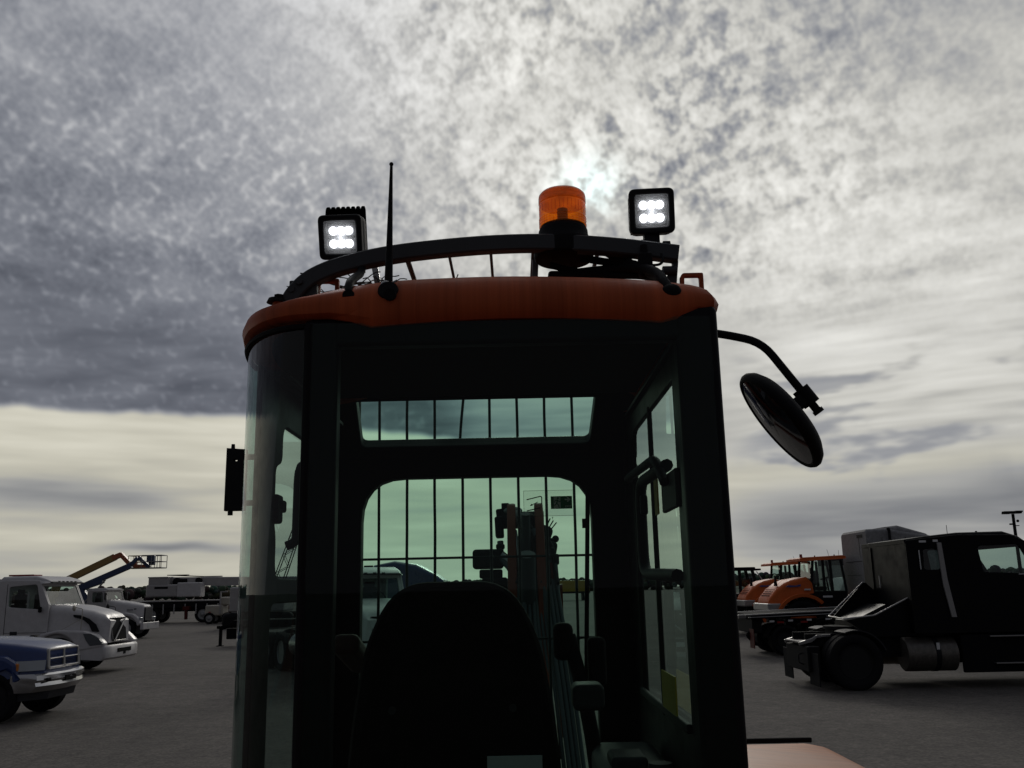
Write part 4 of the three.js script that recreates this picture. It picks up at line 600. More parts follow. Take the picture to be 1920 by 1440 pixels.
{
  const o = [-23.5, 0, -55], t = thing('boom_lift', 'blue boom lift in front of the ochre one, its basket farthest out', 'boom lift', o), q = (p) => p.map((v, i) => v - o[i]);
  part('boom', [beam(q([-25.7, 2.52, -55]), q([-22.5, 3.86, -55]), 0.3, 0.32), beam(q([-25.45, 2.6, -55]), q([-24.1, 3.05, -55]), 0.34, 0.36)], M.blueLift, t);
  part('lift_cylinder', [rod(q([-24.75, 2.05, -54.85]), q([-23.9, 3.05, -54.85]), 0.045), rod(q([-25.1, 1.7, -54.85]), q([-24.55, 2.3, -54.85]), 0.075)], M.steel, t);
  part('tower', [beam(q([-25.5, 2.5, -55]), q([-24.5, 1.5, -55]), 0.42, 0.5)], M.blueLift, t);
  part('jib', [beam(q([-22.6, 3.8, -55]), q([-22.15, 4.3, -55]), 0.2, 0.2), beam(q([-22.1, 4.32, -55]), q([-21.45, 3.72, -55]), 0.18, 0.2), box(0.32, 0.5, 0.3, 2.2, 4.1, 0, 0.05)], M.blueLift, t);
  const b = basket(t, 1.75, 3.68, 0, 1.15, 0.72, 0.9, M.steel); part('control_box', box(0.42, 0.4, 0.32, 2.18, 4.2, 0.1, 0.04), M.blueLift, b);
  part('chassis', box(2.6, 0.7, 2.2, -0.9, 0.95, 0, 0.06), M.chassis, t);
  for (const x of [-1.8, 0.0]) for (const s of [1, -1]) wheel(t, 0.45, 0.35, x, 0.45, s * 1.0, s);
}

// -- white mobile crane at the far left
{
  const o = [-26, 0, -75], t = thing('mobile_crane', 'white mobile crane with lowered boom, parked past the second white truck', 'crane', o);
  part('carrier', [box(11, 0.5, 2.5, 0.4, 1.35, 0, 0.08), box(10.4, 0.3, 2.2, 0.2, 1.0, 0)], M.chassis, t);
  part('deck', [box(10.8, 0.1, 2.7, 0.4, 1.65, 0, 0.03), ...Array.from({ length: 12 }, (_, k) => box(0.08, 0.75, 0.06, -4 + k * 0.85, 1.05, 1.32))], M.whiteOld, t);
  for (const x of [-3.8, -2.4, 1.6, 3.0, 4.6]) for (const s of [1, -1]) wheel(t, 0.62, 0.45, x, 0.62, s * 1.05, s);
  part('counterweight', [box(2.5, 0.95, 2.4, -1.7, 2.45, 0, 0.12)], M.whiteOld, t);
  part('engine_house', [box(1.55, 1.05, 1.3, -2.05, 2.95, 0.5, 0.12), box(1.6, 0.1, 1.35, -2.05, 3.48, 0.5, 0.03)], M.whiteOld, t);
  part('air_vent', [box(1.05, 0.16, 0.02, -1.75, 2.68, 1.21)], M.blackFlat, t);
  part('operator_cab', [box(1.85, 1.1, 1.1, 0.45, 2.5, 0.75, 0.08)], M.white, t);
  part('winch', [cyl(0.34, 0.34, 0.7, -0.75, 3.1, 0.3, 'z', 20), cyl(0.25, 0.25, 0.7, 0.95, 3.2, 0.3, 'z', 20), box(0.6, 0.5, 0.6, -0.3, 3.1, 0.2, 0.05)], M.chassis, t);
  part('boom', [hull([{ x: -1.6, y0: 2.85, y1: 3.5, w0: 0.42, w1: 0.42, r: 0.08 }, { x: 10.5, y0: 2.6, y1: 3.34, w0: 0.4, w1: 0.4, r: 0.08 }]), box(1.4, 0.08, 0.3, 1.9, 3.5, 0)], M.whiteOld, t);
  part('hoist_line', [rod([-1.5, 3.66, 0], [1.2, 3.5, 0], 0.04, 6), box(1.6, 0.06, 0.5, -0.9, 3.66, 0)], M.chassis, t);
  for (const x of [-3.1, 0.4, 3.9]) for (const z of [1.35]) part('outrigger', [box(0.5, 0.28, 0.5, x, 1.1, z), box(0.2, 0.9, 0.2, x, 0.7, z + 0.1)], M.maroon, t);
}
// -- odds beside the crane
{
  const t = thing('telehandler', 'small pale telehandler with an upright post, next to the left side of the cab', 'telehandler', [-22.6, 0, -70]);
  part('body', [box(1.3, 0.75, 1.4, 0.5, 0.95, 0, 0.1), box(0.8, 0.6, 1.2, 1.3, 1.6, 0, 0.12)], M.cream, t); part('post', [box(0.1, 1.6, 0.1, 0.95, 1.5, 0.7), box(0.5, 0.08, 0.08, 1.2, 2.28, 0.7)], M.whiteOld, t);
  part('tailgate', box(1.0, 2.1, 0.08, 2.2, 1.3, 0.4, 0.03), M.silver, t); part('lamp', box(0.16, 0.12, 0.05, 0.2, 0.8, 0.72), M.lensRed, t);
  for (const x of [0.2, 1.5]) for (const s of [1, -1]) wheel(t, 0.4, 0.3, x, 0.4, s * 0.7, s);
}
{
  const o = [-12.0, 0, -39.6], t = thing('drawbar_trailer', 'black trailer drawbar standing on its jack leg on the open gravel', 'trailer', o);
  part('drawbar', [ext([[-0.35, 0.62], [-0.34, 0.8], [-0.1, 0.86], [0.55, 1.06], [0.55, 0.86], [-0.08, 0.7]], 0.2, { r: 0.03, bevel: 0.01 }), box(0.16, 0.12, 0.3, -0.36, 0.76, 0, 0.03)], M.blackFlat, t);
  part('jack_leg', [box(0.12, 0.72, 0.12, -0.3, 0.38, 0, 0.02), box(0.24, 0.03, 0.24, -0.3, 0.015, 0)], M.blackFlat, t);
  part('toolbox', [box(0.5, 0.42, 0.8, 0.3, 0.5, 0, 0.03), box(5.0, 0.2, 1.6, 2.9, 0.95, 0, 0.03)], M.blackFlat, t);
  for (const x of [3.6]) for (const s of [1, -1]) wheel(t, 0.38, 0.25, x, 0.38, s * 0.8, s);
}
// -- lattice boom crane far beyond the left window
{
  const o = [-15.5, 0, -60], t = thing('lattice_crane', 'pale lattice boom crane seen through the left corner window', 'crane', o), L = [];
  const a = [0, 1.6], b = [2.6, 9.4], n = 14, nx = -(b[1] - a[1]), ny = b[0] - a[0], l = Math.hypot(nx, ny), at = (k, s) => { const f = k / n, w = 0.32 * (1 - 0.5 * f); return [mix(a[0], b[0], f) + nx / l * w * s, mix(a[1], b[1], f) + ny / l * w * s]; };
  for (const z of [-0.3, 0.3]) { for (const s of [-1, 1]) L.push(rod([...at(0, s), z], [...at(n, s), z], 0.035, 6)); for (let k = 0; k < n; k++) L.push(rod([...at(k, k % 2 ? 1 : -1), z], [...at(k + 1, k % 2 ? -1 : 1), z], 0.02, 5)); }
  part('lattice_boom', L, M.chassis, t); part('machine_house', [box(3.4, 1.5, 2.6, -0.6, 1.75, 0, 0.1), box(1.1, 0.5, 1.4, -0.2, 2.7, 0, 0.06)], M.whiteOld, t);
  part('crawler', [box(4.4, 0.9, 0.7, -0.5, 0.5, 1.2, 0.3), box(4.4, 0.9, 0.7, -0.5, 0.5, -1.2, 0.3)], M.chassis, t);
}

// -- black day cab tractor on the right, tail towards the cab
{
  const o = [12.2, 0, -20.1], t = thing('black_tractor', 'black day cab tractor parked in profile, tail end towards the excavator', 'truck', o), hw = 1.2, X = (x) => x - o[0];
  const mv = (p) => p.map(([x, y]) => [X(x), y]);
  cabShell(t, { side: mv([[7.86, 1.05], [10.75, 1.05], [10.75, 1.95], [10.28, 2.82], [10.0, 2.95], [8.9, 2.97], [7.86, 2.88]]), holes: [mv([[8.18, 2.29], [8.52, 2.29], [8.5, 2.7], [8.2, 2.7]]), mv([[9.36, 2.22], [10.4, 2.18], [10.12, 2.76], [9.3, 2.74]])], hw, top: [X(10.28), 2.82], foot: [X(10.75), 1.95], mat: M.black, backTop: 2.86, r: 0.05,
    roof: hull([{ x: X(7.84), y0: 2.82, y1: 2.9, w0: hw, w1: hw - 0.03, r: 0.06 }, { x: X(8.3), y0: 2.84, y1: 2.96, w0: hw, w1: hw - 0.04, r: 0.08 }, { x: X(8.95), y0: 2.86, y1: 3.02, w0: hw, w1: hw - 0.06, r: 0.12 }, { x: X(9.9), y0: 2.84, y1: 3.03, w0: hw, w1: hw - 0.08, r: 0.14 }, { x: X(10.2), y0: 2.8, y1: 2.93, w0: hw, w1: hw - 0.1, r: 0.1 }, { x: X(10.34), y0: 2.76, y1: 2.82, w0: hw - 0.05, w1: hw - 0.12, r: 0.05 }]) });
  part('marker_plate', [box(0.14, 0.04, 0.006, X(8.2), 2.85, 1.205), box(0.1, 0.045, 0.006, X(8.46), 2.86, 1.205)], M.tape, t);
  part('side_extender', [ext(mv([[8.47, 2.82], [8.56, 2.82], [8.6, 2.1], [8.7, 1.36], [8.6, 1.36], [8.5, 2.0]]), 0.04, { z: 1.23, bevel: 0.006, r: 0.01 })], M.silver, t);
  part('air_deflector', [box(0.36, 0.9, 0.06, X(8.08), 2.33, -1.1, 0.02), box(0.05, 1.6, 0.5, X(7.86), 2.0, -0.9)], M.black, t);
  part('grab_rail', [rod([X(8.1), 2.3, 1.225], [X(8.1), 2.68, 1.225], 0.013), rod([X(7.84), 1.95, -0.3], [X(7.84), 2.2, -0.3], 0.012)], M.chrome, t);
  const hood = part('hood', hull([{ x: X(10.7), y0: 0.9, y1: 1.98, w0: 1.05, w1: 0.98, r: 0.2 }, { x: X(11.8), y0: 0.85, y1: 1.85, w0: 0.9, w1: 0.8, r: 0.24 }, { x: X(12.9), y0: 0.8, y1: 1.6, w0: 0.75, w1: 0.65, r: 0.2 }]), M.black, t);
  part('windscreen_trim', box(0.3, 0.02, 0.03, X(10.2), 2.17, 1.19), M.chrome, hood);
  for (const s of [1, -1]) {
    part('fender', ext([[-0.6, 0.7], ...archPts(0, 0.52, 0.62, PI - 0.3, 0.2), [0.75, 0.7], [0.72, 1.0], [0.3, 1.25], [-0.4, 1.22]], 0.32, { r: 0.04, bevel: 0.05, z: s * 0.98 }), M.black, t);
    wheel(t, 0.52, 0.3, 0, 0.52, s * 0.98, s);
    part('side_skirt', box(2.5, 0.72, 0.08, X(10.0), 0.66, s * 1.14, 0.03), M.blackFlat, t);
    part('step', [box(1.5, 0.025, 0.1, X(10.05), 0.985, s * 1.2, 0.005), box(1.5, 0.025, 0.1, X(10.1), 0.475, s * 1.22, 0.005)], M.alu, t);
    const k = part('fuel_tank', [cyl(0.33, 0.33, 0.95, X(8.2), 0.65, s * 0.88, 'x', 36), cyl(0.3, 0.33, 0.03, X(7.71), 0.65, s * 0.88, 'x', 36)], std([0.15, 0.135, 0.12], 0.55, 0.5, { map: dirtMap, roughnessMap: roughMap }), t);
    part('tank_strap', [cyl(0.336, 0.336, 0.1, X(8.28), 0.65, s * 0.88, 'x', 36)], M.trimBlack, k);
    part('strap_label', box(0.06, 0.2, 0.01, X(8.28), 0.78, s * 1.195).rotateX(0), M.tape, k);
    part('mud_flap', box(0.02, 0.62, 0.62, X(5.9), 0.4, s * 0.9, 0.005), M.rubber, t);
  }
  // tail frame, fairing plates and deck
  part('chassis', [box(7.3, 0.26, 0.1, X(9.55), 0.93, 0.42), box(7.3, 0.26, 0.1, X(9.55), 0.93, -0.42), box(0.26, 0.5, 1.5, X(5.95), 0.58, 0.05, 0.03), box(1.6, 0.2, 0.7, X(6.7), 0.75, 0), box(1.0, 0.4, 1.6, X(7.5), 0.8, 0), bent([[X(5.84), 0.7, 0.5], [X(5.72), 0.66, 0.5], [X(5.72), 0.5, 0.5], [X(5.84), 0.46, 0.5]], 0.012, 0.03, 6)], M.chassis, t);
  part('tail_plate', [ext(mv([[5.74, 0.9], [6.02, 0.98], [6.12, 1.04], [6.4, 1.05], [6.4, 1.0], [6.12, 0.98], [6.02, 0.9], [5.76, 0.84]]), 0.1, { z: 0.5, bevel: 0.01 }), ext(mv([[5.74, 0.9], [6.02, 0.98], [6.12, 1.04], [6.4, 1.05], [6.4, 1.0], [6.12, 0.98], [6.02, 0.9], [5.76, 0.84]]), 0.1, { z: -0.5, bevel: 0.01 }), box(0.26, 0.03, 1.0, X(5.88), 0.9, 0)], M.steel, t);
  const np = part('fairing_plate', ext(mv([[6.56, 1.34], [7.16, 1.4], [8.24, 1.9], [8.6, 1.9], [8.6, 1.0], [7.1, 1.0]]), 0.04, { z: 0.98, bevel: 0.006 }), M.black, t);
  part('fairing_edge', [bent([[X(6.54), 1.36, 1.0], [X(7.16), 1.415, 1.0], [X(8.24), 1.915, 1.0]], 0.02, 0.05, 8)], M.alu, np);
  const fp = part('fairing_plate', ext(mv([[6.85, 1.3], [7.62, 2.06], [7.68, 2.06], [8.05, 1.7], [8.05, 1.0], [7.1, 1.1]]), 0.04, { z: -0.72, bevel: 0.006 }), M.black, t);
  part('fairing_edge', [bent([[X(6.56), 1.36, 0.96], [X(6.8), 1.36, -0.7], [X(7.62), 2.07, -0.7]], 0.016, 0.03, 8)], M.alu, fp);
  part('fairing_top', [skin([[6.9, 1.3], [7.6, 1.62]].map(([x, y]) => [[X(x), 1.1, 0.7], [X(x), y, 0.5], [X(x), y, -0.6], [X(x), 1.1, -0.7]]))], M.black, t);
  part('quarter_fender', [...[0.86, -0.86].flatMap((z) => [ext([...archPts(X(6.7), 0.53, 0.62, PI * 0.62, PI * 0.12), ...archPts(X(6.7), 0.53, 0.6, PI * 0.12, PI * 0.62)], 0.62, { z })])], M.skirt, t);
  part('fifth_wheel', [cyl(0.45, 0.45, 0.06, X(6.9), 1.16, 0, 'y', 24), box(0.7, 0.14, 0.5, X(6.9), 1.06, 0)], M.chassis, t);
  rearAxles(t, [X(6.66)], 1.2, 0.535, M.rimDark);
  part('roof_fitting', [cyl(0.03, 0.02, 0.06, X(9.75), 3.05, 0.3), rod([X(9.0), 3.0, 0.6], [X(9.0), 3.2, 0.6], 0.006, 5)], M.trimBlack, t);
}

// -- white sleeper tractor behind the black one
{
  const o = [16.25, 0, -31.2], t = thing('sleeper_tractor', 'tall white sleeper tractor rising behind the black day cab', 'truck', o), X = (x) => x + 1.25 - o[0], hw = 1.2, mv = (p) => p.map(([x, y]) => [X(x), y]);
  const s = part('sleeper', hull([{ x: X(10.0), y0: 0.95, y1: 3.65, w0: hw - 0.02, w1: hw - 0.06, r: 0.1 }, { x: X(10.06), y0: 0.95, y1: 3.72, w0: hw, w1: hw - 0.04, r: 0.12 }, { x: X(10.7), y0: 0.95, y1: 3.74, w0: hw, w1: hw - 0.04, r: 0.12 }, { x: X(12.3), y0: 0.95, y1: 3.45, w0: hw, w1: hw - 0.06, r: 0.12 }]), M.whiteDull, t);
  part('panel_seam', [box(0.006, 0.018, 1.5, X(9.995), 2.72, -0.1), box(0.006, 0.75, 0.014, X(9.995), 2.34, 0.75), box(0.006, 0.012, 1.3, X(9.995), 2.28, -0.2), box(0.006, 0.7, 0.01, X(9.995), 3.2, 0.5), box(0.006, 0.1, 0.5, X(9.99), 3.52, 0.6), box(0.5, 0.018, 0.006, X(10.32), 2.64, 1.2), box(0.014, 0.62, 0.006, X(10.56), 2.35, 1.2), box(0.4, 0.012, 0.006, X(10.25), 2.25, 1.2), box(0.01, 0.7, 0.006, X(10.5), 3.1, 1.19), box(0.01, 0.8, 0.006, X(11.25), 3.05, 1.2)], M.trimBlack, s);
  part('roof_fairing', hull([{ x: X(10.72), y0: 3.2, y1: 3.79, w0: hw - 0.04, w1: hw - 0.1, r: 0.16 }, { x: X(11.1), y0: 3.2, y1: 3.83, w0: hw - 0.04, w1: hw - 0.1, r: 0.16 }, { x: X(12.0), y0: 3.1, y1: 3.56, w0: hw - 0.05, w1: hw - 0.12, r: 0.16 }, { x: X(12.8), y0: 2.8, y1: 2.95, w0: hw - 0.08, w1: hw - 0.15, r: 0.08 }]), M.whiteDull, t);
  part('exhaust_stack', [bent([[X(10.72), 1.2, 1.26], [X(10.72), 3.72, 1.26], [X(10.66), 3.7, 1.26]], 0.045, 0.08, 10)], M.trimBlack, t);
  part('cab', hull([{ x: X(12.25), y0: 0.95, y1: 2.9, w0: hw, w1: hw - 0.1, r: 0.12 }, { x: X(13.2), y0: 0.95, y1: 2.7, w0: hw, w1: hw - 0.12, r: 0.12 }, { x: X(13.6), y0: 0.95, y1: 1.95, w0: hw, w1: hw - 0.1, r: 0.12 }, { x: X(15.4), y0: 0.8, y1: 1.6, w0: 0.8, w1: 0.7, r: 0.2 }]), M.whiteDull, t);
  part('chassis', box(8, 0.3, 0.9, X(11.4), 0.8, 0), M.chassis, t); rearAxles(t, [X(8.6), X(9.8)], 1.2, 0.5); for (const q of [1, -1]) wheel(t, 0.5, 0.3, 0, 0.5, q * 0.98, q);
  part('air_line', tube([[X(9.98), 1.9, 0.5], [X(9.6), 1.6, 0.5], [X(9.5), 1.3, 0.4]], 0.02), M.blueLift, t); part('air_line', tube([[X(9.98), 1.95, 0.6], [X(9.55), 1.7, 0.6], [X(9.4), 1.3, 0.5]], 0.02), M.blueLift, t);
}

// -- orange soil rollers
{
  const o = [9.35, 0, -32.0], t = thing('soil_roller', 'orange soil roller with glazed cab, the nearer of the two', 'roller', o, 0, 'orange soil rollers in the row'), X = (x) => x - o[0], mv = (p) => p.map(([x, y]) => [X(x), y]);
  const hood = part('engine_hood', hull([{ x: X(8.3), y0: 1.4, y1: 1.5, w0: 0.72, w1: 0.7, r: 0.05 }, { x: X(8.36), y0: 1.4, y1: 1.62, w0: 0.8, w1: 0.74, r: 0.12 }, { x: X(8.6), y0: 1.42, y1: 1.9, w0: 0.86, w1: 0.78, r: 0.16 }, { x: X(8.86), y0: 1.42, y1: 2.08, w0: 0.9, w1: 0.8, r: 0.18 }, { x: X(9.1), y0: 1.6, y1: 2.18, w0: 0.92, w1: 0.8, r: 0.18 }, { x: X(9.62), y0: 1.72, y1: 2.26, w0: 0.92, w1: 0.8, r: 0.16 }, { x: X(9.76), y0: 1.74, y1: 2.1, w0: 0.9, w1: 0.8, r: 0.12 }]), M.orangeRoller, t);
  part('hood_vent', [0, 1, 2, 3].map((k) => box(0.03, 0.02, 1.0, X(8.4 + k * 0.06), 1.68 + k * 0.062, 0).rotateZ(0)), M.blackFlat, hood);
  part('badge', [ext([[-0.26, -0.02], [-0.16, 0.03], [0.06, 0.012], [0.26, 0.05], [0.24, -0.02], [0.02, -0.035], [-0.12, -0.04]], 0.01, { r: 0.015, z: 0 }).translate(X(9.1), 1.98, 0.885)], M.badge, hood);
  part('wheel_guard', [...[1, -1].map((s) => ext([...archPts(X(9.35), 0.78, 0.95, PI * 0.85, PI * 0.25), ...archPts(X(9.35), 0.78, 0.84, PI * 0.25, PI * 0.85)], 0.5, { z: s * 0.8, bevel: 0.01 }))], M.orangeRoller, t);
  part('rear_bumper', [box(0.45, 0.24, 1.9, X(8.42), 1.31, 0, 0.04), box(0.9, 0.22, 1.7, X(8.75), 1.28, 0, 0.03)], M.silver, t);
  part('tail_light', [box(0.2, 0.08, 0.04, X(8.6), 1.24, 0.86)], M.lensRed, t);
  for (const s of [1, -1]) wheel(t, 0.76, 0.55, X(9.35), 0.76, s * 0.72, s, { lugs: 18, rim: M.orangeRoller });
  part('cab_floor', [box(1.25, 0.5, 1.5, X(10.3), 1.55, 0, 0.05), box(0.6, 0.06, 1.7, X(10.3), 1.32, 0)], M.chassis, t);
  const posts = part('cab_posts', [[9.86, 9.72], [10.18, 10.18], [10.42, 10.44], [10.78, 10.9]].flatMap(([a, b], i) => [0.72, -0.72].map((z) => beam([X(b), 1.7, z], [X(a), 2.8, z], 0.07, i === 3 ? 0.07 : 0.09))), M.trimBlack, t);
  for (const z of [0.74, -0.74]) part('cab_glass', new THREE.ShapeGeometry(outline(mv([[9.78, 1.75], [10.95, 1.75], [10.82, 2.78], [9.88, 2.78]]))).translate(0, 0, z), M.glassTruck, posts);
  part('windscreen', [new THREE.PlaneGeometry(1.4, 1.02).rotateY(PI / 2).rotateZ(0.1).translate(X(10.9), 2.27, 0)], M.glassTruck, posts);
  part('rear_glass', new THREE.PlaneGeometry(1.4, 0.6).rotateY(PI / 2).rotateZ(-0.1).translate(X(9.82), 2.5, 0), M.glassTruck, posts);
  part('driver_seat', [box(0.14, 0.6, 0.5, X(9.98), 2.1, 0, 0.05), box(0.45, 0.14, 0.5, X(10.2), 1.88, 0, 0.05), rod([X(10.55), 1.8, 0], [X(10.5), 2.2, 0], 0.03), new THREE.TorusGeometry(0.18, 0.018, 8, 20).rotateX(PI / 2).rotateZ(0.3).translate(X(10.48), 2.22, 0)], M.inside, t);
  const rf = part('cab_roof', hull([{ x: X(9.42), y0: 2.78, y1: 2.86, w0: 0.82, w1: 0.78, r: 0.05 }, { x: X(9.55), y0: 2.78, y1: 2.9, w0: 0.85, w1: 0.8, r: 0.06 }, { x: X(10.85), y0: 2.83, y1: 2.95, w0: 0.85, w1: 0.8, r: 0.06 }, { x: X(10.95), y0: 2.84, y1: 2.92, w0: 0.82, w1: 0.78, r: 0.04 }]), M.orangeRoller, t);
  part('beacon', [cyl(0.05, 0.045, 0.11, X(9.52), 2.95, 0.6, 'y', 12)], M.lensRed, rf);
  part('antenna', [rod([X(10.5), 2.9, 0.5], [X(10.44), 3.15, 0.5], 0.006, 5), rod([X(10.86), 2.9, 0.4], [X(10.86), 3.12, 0.4], 0.006, 5), cyl(0.02, 0.02, 0.05, X(9.95), 2.93, 0.7), cyl(0.02, 0.02, 0.05, X(10.6), 2.95, 0.7)], M.trimBlack, rf);
  part('mirror', [box(0.05, 0.2, 0.12, X(9.7), 2.45, 0.95, 0.02), rod([X(9.8), 2.6, 0.75], [X(9.7), 2.5, 0.95], 0.012)], M.trimBlack, t);
  part('exhaust', [cyl(0.035, 0.035, 0.34, X(8.66), 2.15, 0.4), cyl(0.06, 0.05, 0.14, X(8.66), 2.06, 0.4)], M.trimBlack, t);
  part('front_frame', [box(1.9, 0.4, 0.14, X(11.75), 1.15, 0.98, 0.03), box(1.9, 0.4, 0.14, X(11.75), 1.15, -0.98, 0.03), box(0.5, 0.45, 1.9, X(11.05), 1.25, 0, 0.04), box(0.2, 0.4, 1.9, X(12.6), 1.15, 0, 0.04)], M.orangeRoller, t);
  part('drum', [cyl(0.75, 0.75, 1.8, X(11.8), 0.75, 0, 'z', 40)], M.steel, t);
  part('step_plate', [box(0.3, 0.06, 0.06, X(10.2), 1.62, 0.9), box(0.2, 0.05, 0.06, X(9.55), 1.86, 0.92)], M.tape, t);
  again(t, 'orange soil roller farther back, half hidden behind the nearer roller', [o[0] + 0.98, 0, -39.2]);
}

// -- low deck trailer in front of the rollers
{
  const o = [8.4, 0, -29.2], t = thing('deck_trailer', 'long low flatbed trailer with pale edge rails across the rollers', 'trailer', o), X = (x) => x - o[0];
  const sl = (x, y) => y + (x - 6.5) * 0.03;
  part('deck', [beam([X(6.9), sl(6.9, 1.12), 0], [X(13.5), sl(13.5, 1.12), 0], 2.2, 0.14)], M.blackFlat, t);
  part('edge_rail', [beam([X(6.5), sl(6.5, 1.17), 1.15], [X(12), sl(12, 1.17), 1.15], 0.05, 0.05), beam([X(6.8), sl(6.8, 1.1), 1.18], [X(12), sl(12, 1.08), 1.18], 0.03, 0.03), box(0.22, 0.12, 0.1, X(6.62), 1.14, 1.15, 0.02)], M.alu, t);
  part('edge_rail', [beam([X(6.5), sl(6.5, 1.18), -1.15], [X(12), sl(12, 1.18), -1.15], 0.05, 0.05)], M.alu, t);
  for (const x of [7.9, 9.1]) for (const s of [1, -1]) wheel(t, 0.44, 0.5, X(x), 0.44, s * 0.85, s, { deep: true, rim: M.rimDark });
  part('mud_flap', [box(0.02, 0.55, 0.5, X(6.95), 0.5, 0.85), box(0.1, 0.5, 0.3, X(7.05), 0.75, 0.3)], M.maroon, t);
  part('mud_guard', [...[7.9, 9.1].map((x) => ext([...archPts(X(x), 0.44, 0.56, PI * 0.95, PI * 0.05), ...archPts(X(x), 0.44, 0.53, PI * 0.05, PI * 0.95)], 0.5, { z: 0.85 }))], M.blackFlat, t);
  part('tail_frame', [box(0.3, 0.4, 1.9, X(7.1), 0.85, 0, 0.03), bent([[X(7.0), 0.7, 0.6], [X(6.85), 0.6, 0.6], [X(7.1), 0.3, 0.6], [X(7.3), 0.35, 0.6]], 0.05, 0.1)], M.chassis, t);
  part('reflector', [0, 1, 2, 3].map((k) => box(0.14, 0.05, 0.01, X(7.5 + k * 0.55), 0.99 + k * 0.012, 1.12)), M.tape, t);
  part('side_lamp', [0, 1].map((k) => box(0.2, 0.05, 0.02, X(7.75 + k * 0.7), 0.96, 1.12)), M.lensRed, t);
}
// -- far things along the right of the yard
{
  const t = thing('white_pickup', 'white pickup whose curved roofline shows between roller cab and sleeper truck', 'pickup', [14.6, 0, -41]);
  part('cab', hull([{ x: -1.1, y0: 1.2, y1: 1.3, w0: 0.9, w1: 0.85, r: 0.05 }, { x: -0.6, y0: 1.2, y1: 2.25, w0: 0.95, w1: 0.8, r: 0.12 }, { x: 0.2, y0: 1.2, y1: 2.3, w0: 0.95, w1: 0.8, r: 0.12 }, { x: 0.75, y0: 1.2, y1: 2.1, w0: 0.95, w1: 0.82, r: 0.12 }, { x: 1.4, y0: 1.2, y1: 1.5, w0: 0.95, w1: 0.85, r: 0.1 }]), M.white, t);
  part('side_window', [ext([[-0.5, 1.6], [0.95, 1.6], [0.6, 2.0], [0.2, 2.16], [-0.45, 2.12]], 0.03, { r: 0.05, z: 0.9 })], M.blackFlat, t); part('body', box(5, 0.7, 1.9, 0.2, 0.9, 0, 0.12), M.white, t);
  for (const x of [-1.5, 1.8]) for (const s of [1, -1]) wheel(t, 0.42, 0.28, x, 0.42, s * 0.84, s);
}
{
  const t = thing('box_trailer', 'pale far box trailer with grey top behind the roller cab', 'trailer', [25.6, 0, -72]);
  part('box', [box(5.5, 1.9, 2.5, 0.6, 2.35, 0, 0.04)], M.whiteOld, t); part('top_rail', [box(5.5, 0.55, 2.5, 0.6, 3.5, 0, 0.05)], M.skirt, t); part('chassis', box(5.2, 0.3, 1.6, 0.6, 1.2, 0), M.chassis, t);
  for (const x of [-1.2, 0.2]) for (const s of [1, -1]) wheel(t, 0.5, 0.4, x, 0.5, s * 1.0, s);
  const u = thing('red_cab', 'small dark red cab peeping out left of the sleeper truck', 'truck', [26.6, 0, -69.5]);
  part('cab', hull([{ x: -0.6, y0: 1.0, y1: 3.5, w0: 0.9, w1: 0.8, r: 0.15 }, { x: 0.5, y0: 1.0, y1: 3.62, w0: 0.9, w1: 0.8, r: 0.15 }, { x: 1.0, y0: 1.0, y1: 2.4, w0: 0.9, w1: 0.85, r: 0.15 }]), M.maroon, u); part('chassis', box(3, 0.4, 1.4, -0.5, 0.8, 0), M.chassis, u); for (const x of [-1.4, 0.4]) for (const s of [1, -1]) wheel(u, 0.5, 0.35, x, 0.5, s * 0.75, s);
}
{
  const t = thing('dark_loader', 'dark machine cab beside the right cab post, left of both rollers', 'loader', [9.0, 0, -42]);
  part('cab_roof', [box(1.5, 0.14, 1.4, 0.75, 2.72, 0, 0.05), box(0.4, 0.08, 1.3, 1.55, 2.68, 0, 0.03)], M.blackFlat, t);
  part('cab_posts', [[0.25, 0.25], [0.8, 0.8], [1.35, 1.6]].flatMap(([a, b]) => [0.6, -0.6].map((z) => beam([b, 1.6, z], [a, 2.7, z], 0.08, 0.14))), M.trimBlack, t);
  part('cab_glass', [0.62, -0.62].map((z) => new THREE.PlaneGeometry(1.1, 1.0).translate(0.8, 2.2, z)), M.glassTruck, t);
  part('body', [box(3.2, 0.9, 1.6, 0.4, 1.2, 0, 0.1)], M.blackFlat, t); part('white_bar', rod([1.55, 2.6, 0.6], [1.85, 2.1, 0.62], 0.02, 6), M.tape, t);
  for (const x of [-0.6, 1.6]) for (const s of [1, -1]) wheel(t, 0.6, 0.4, x, 0.6, s * 0.8, s);
}
{
  const t = thing('light_pole', 'floodlight pole with crossbar and small cameras above the black truck', 'light pole', [32.3, 0, -60]);
  part('pole', [cyl(0.13, 0.09, 6.1, -0.25, 3.05, 0, 'y', 12)], M.chassis, t); part('crossbar', [box(1.15, 0.16, 0.35, -0.3, 6.2, 0, 0.03), box(0.45, 0.1, 0.4, -0.65, 6.15, 0, 0.02), box(0.45, 0.1, 0.4, 0.1, 6.25, 0, 0.02)], M.chassis, t);
  part('camera', [box(0.2, 0.1, 0.12, -0.5, 5.45, 0.1, 0.03), new THREE.SphereGeometry(0.09, 10, 8).translate(-0.02, 5.65, 0.05), box(0.2, 0.05, 0.1, -0.1, 5.35, 0.1)], M.chassis, t);
}
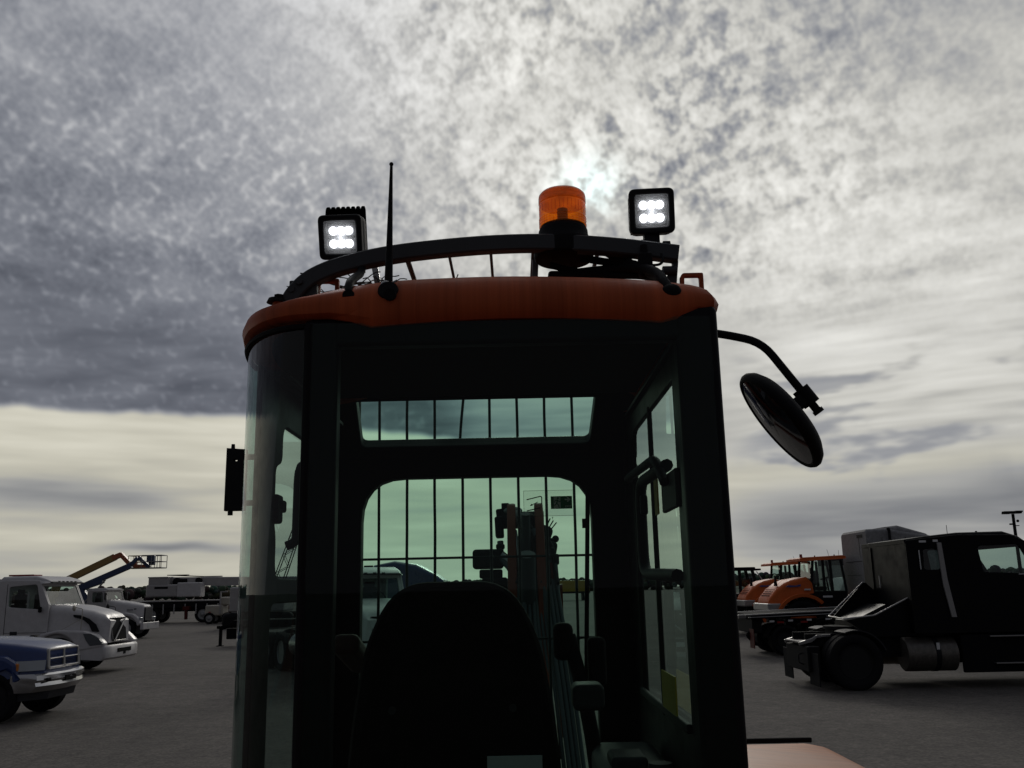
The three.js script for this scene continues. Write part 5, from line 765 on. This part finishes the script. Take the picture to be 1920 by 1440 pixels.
// -- seen through the windscreen
{
  const t = thing('blue_tractor', 'blue sleeper tractor with domed roof, seen through the windscreen above the seat', 'truck', [-1.6, 0, -31.2]), hw = 1.18;
  part('sleeper', hull([{ x: -2.95, y0: 0.95, y1: 2.9, w0: hw, w1: hw - 0.06, r: 0.1 }, { x: -2.3, y0: 0.95, y1: 3.03, w0: hw, w1: hw - 0.08, r: 0.2 }, { x: -1.6, y0: 0.95, y1: 2.92, w0: hw, w1: hw - 0.1, r: 0.24 }, { x: -1.0, y0: 0.95, y1: 2.6, w0: hw, w1: hw - 0.12, r: 0.2 }, { x: -0.72, y0: 0.95, y1: 2.4, w0: hw, w1: hw - 0.14, r: 0.1 }]), M.blueDark, t);
  part('side_extender', [box(0.3, 1.5, 0.05, -3.1, 2.15, hw, 0.02), box(0.3, 1.5, 0.05, -3.1, 2.15, -hw, 0.02)], M.blackFlat, t);
  part('windscreen', ext([[-0.72, 2.36], [-0.4, 1.95], [-0.46, 1.95], [-0.78, 2.36]], 2.0, { bevel: 0 }), M.glassDark, t);
  part('hood', hull([{ x: -0.75, y0: 0.9, y1: 2.0, w0: 1.05, w1: 0.98, r: 0.2 }, { x: 0.4, y0: 0.85, y1: 1.85, w0: 0.9, w1: 0.8, r: 0.24 }, { x: 1.3, y0: 0.8, y1: 1.5, w0: 0.72, w1: 0.62, r: 0.2 }]), M.white, t);
  part('mirror', [box(0.06, 0.3, 0.14, -0.5, 2.2, 1.3, 0.02)], M.trimBlack, t); part('chassis', box(7, 0.3, 0.9, -2.2, 0.8, 0), M.chassis, t);
  for (const s of [1, -1]) { wheel(t, 0.5, 0.3, 0.1, 0.5, s * 0.95, s); } rearAxles(t, [-4.2, -5.5], 1.18, 0.5);
  again(white1, 'white day cab tractor seen through the windscreen left of the seat, bonnet showing', [-3.75, 0, -24.2], rad(-58));
  const y = thing('yellow_container', 'long yellow container far off behind the orange boom', 'container', [7.0, 0, -150]);
  part('shell', [box(9.0, 1.75, 2.4, 0, 2.2, 0, 0.05)], M.yellow, y); for (let k = 0; k < 14; k++) part('rib', box(0.14, 1.6, 0.06, -4.2 + k * 0.64, 2.2, 1.22), M.yellow, y); part('skid', [box(9.2, 0.3, 2.5, 0, 1.25, 0), box(0.4, 1.2, 2.2, -3.5, 0.6, 0), box(0.4, 1.2, 2.2, 3.5, 0.6, 0)], M.skirt, y);
}
scene.traverse((o) => { if (o.isMesh) { o.castShadow = true; o.receiveShadow = true; } });
renderer.render(scene, camera);
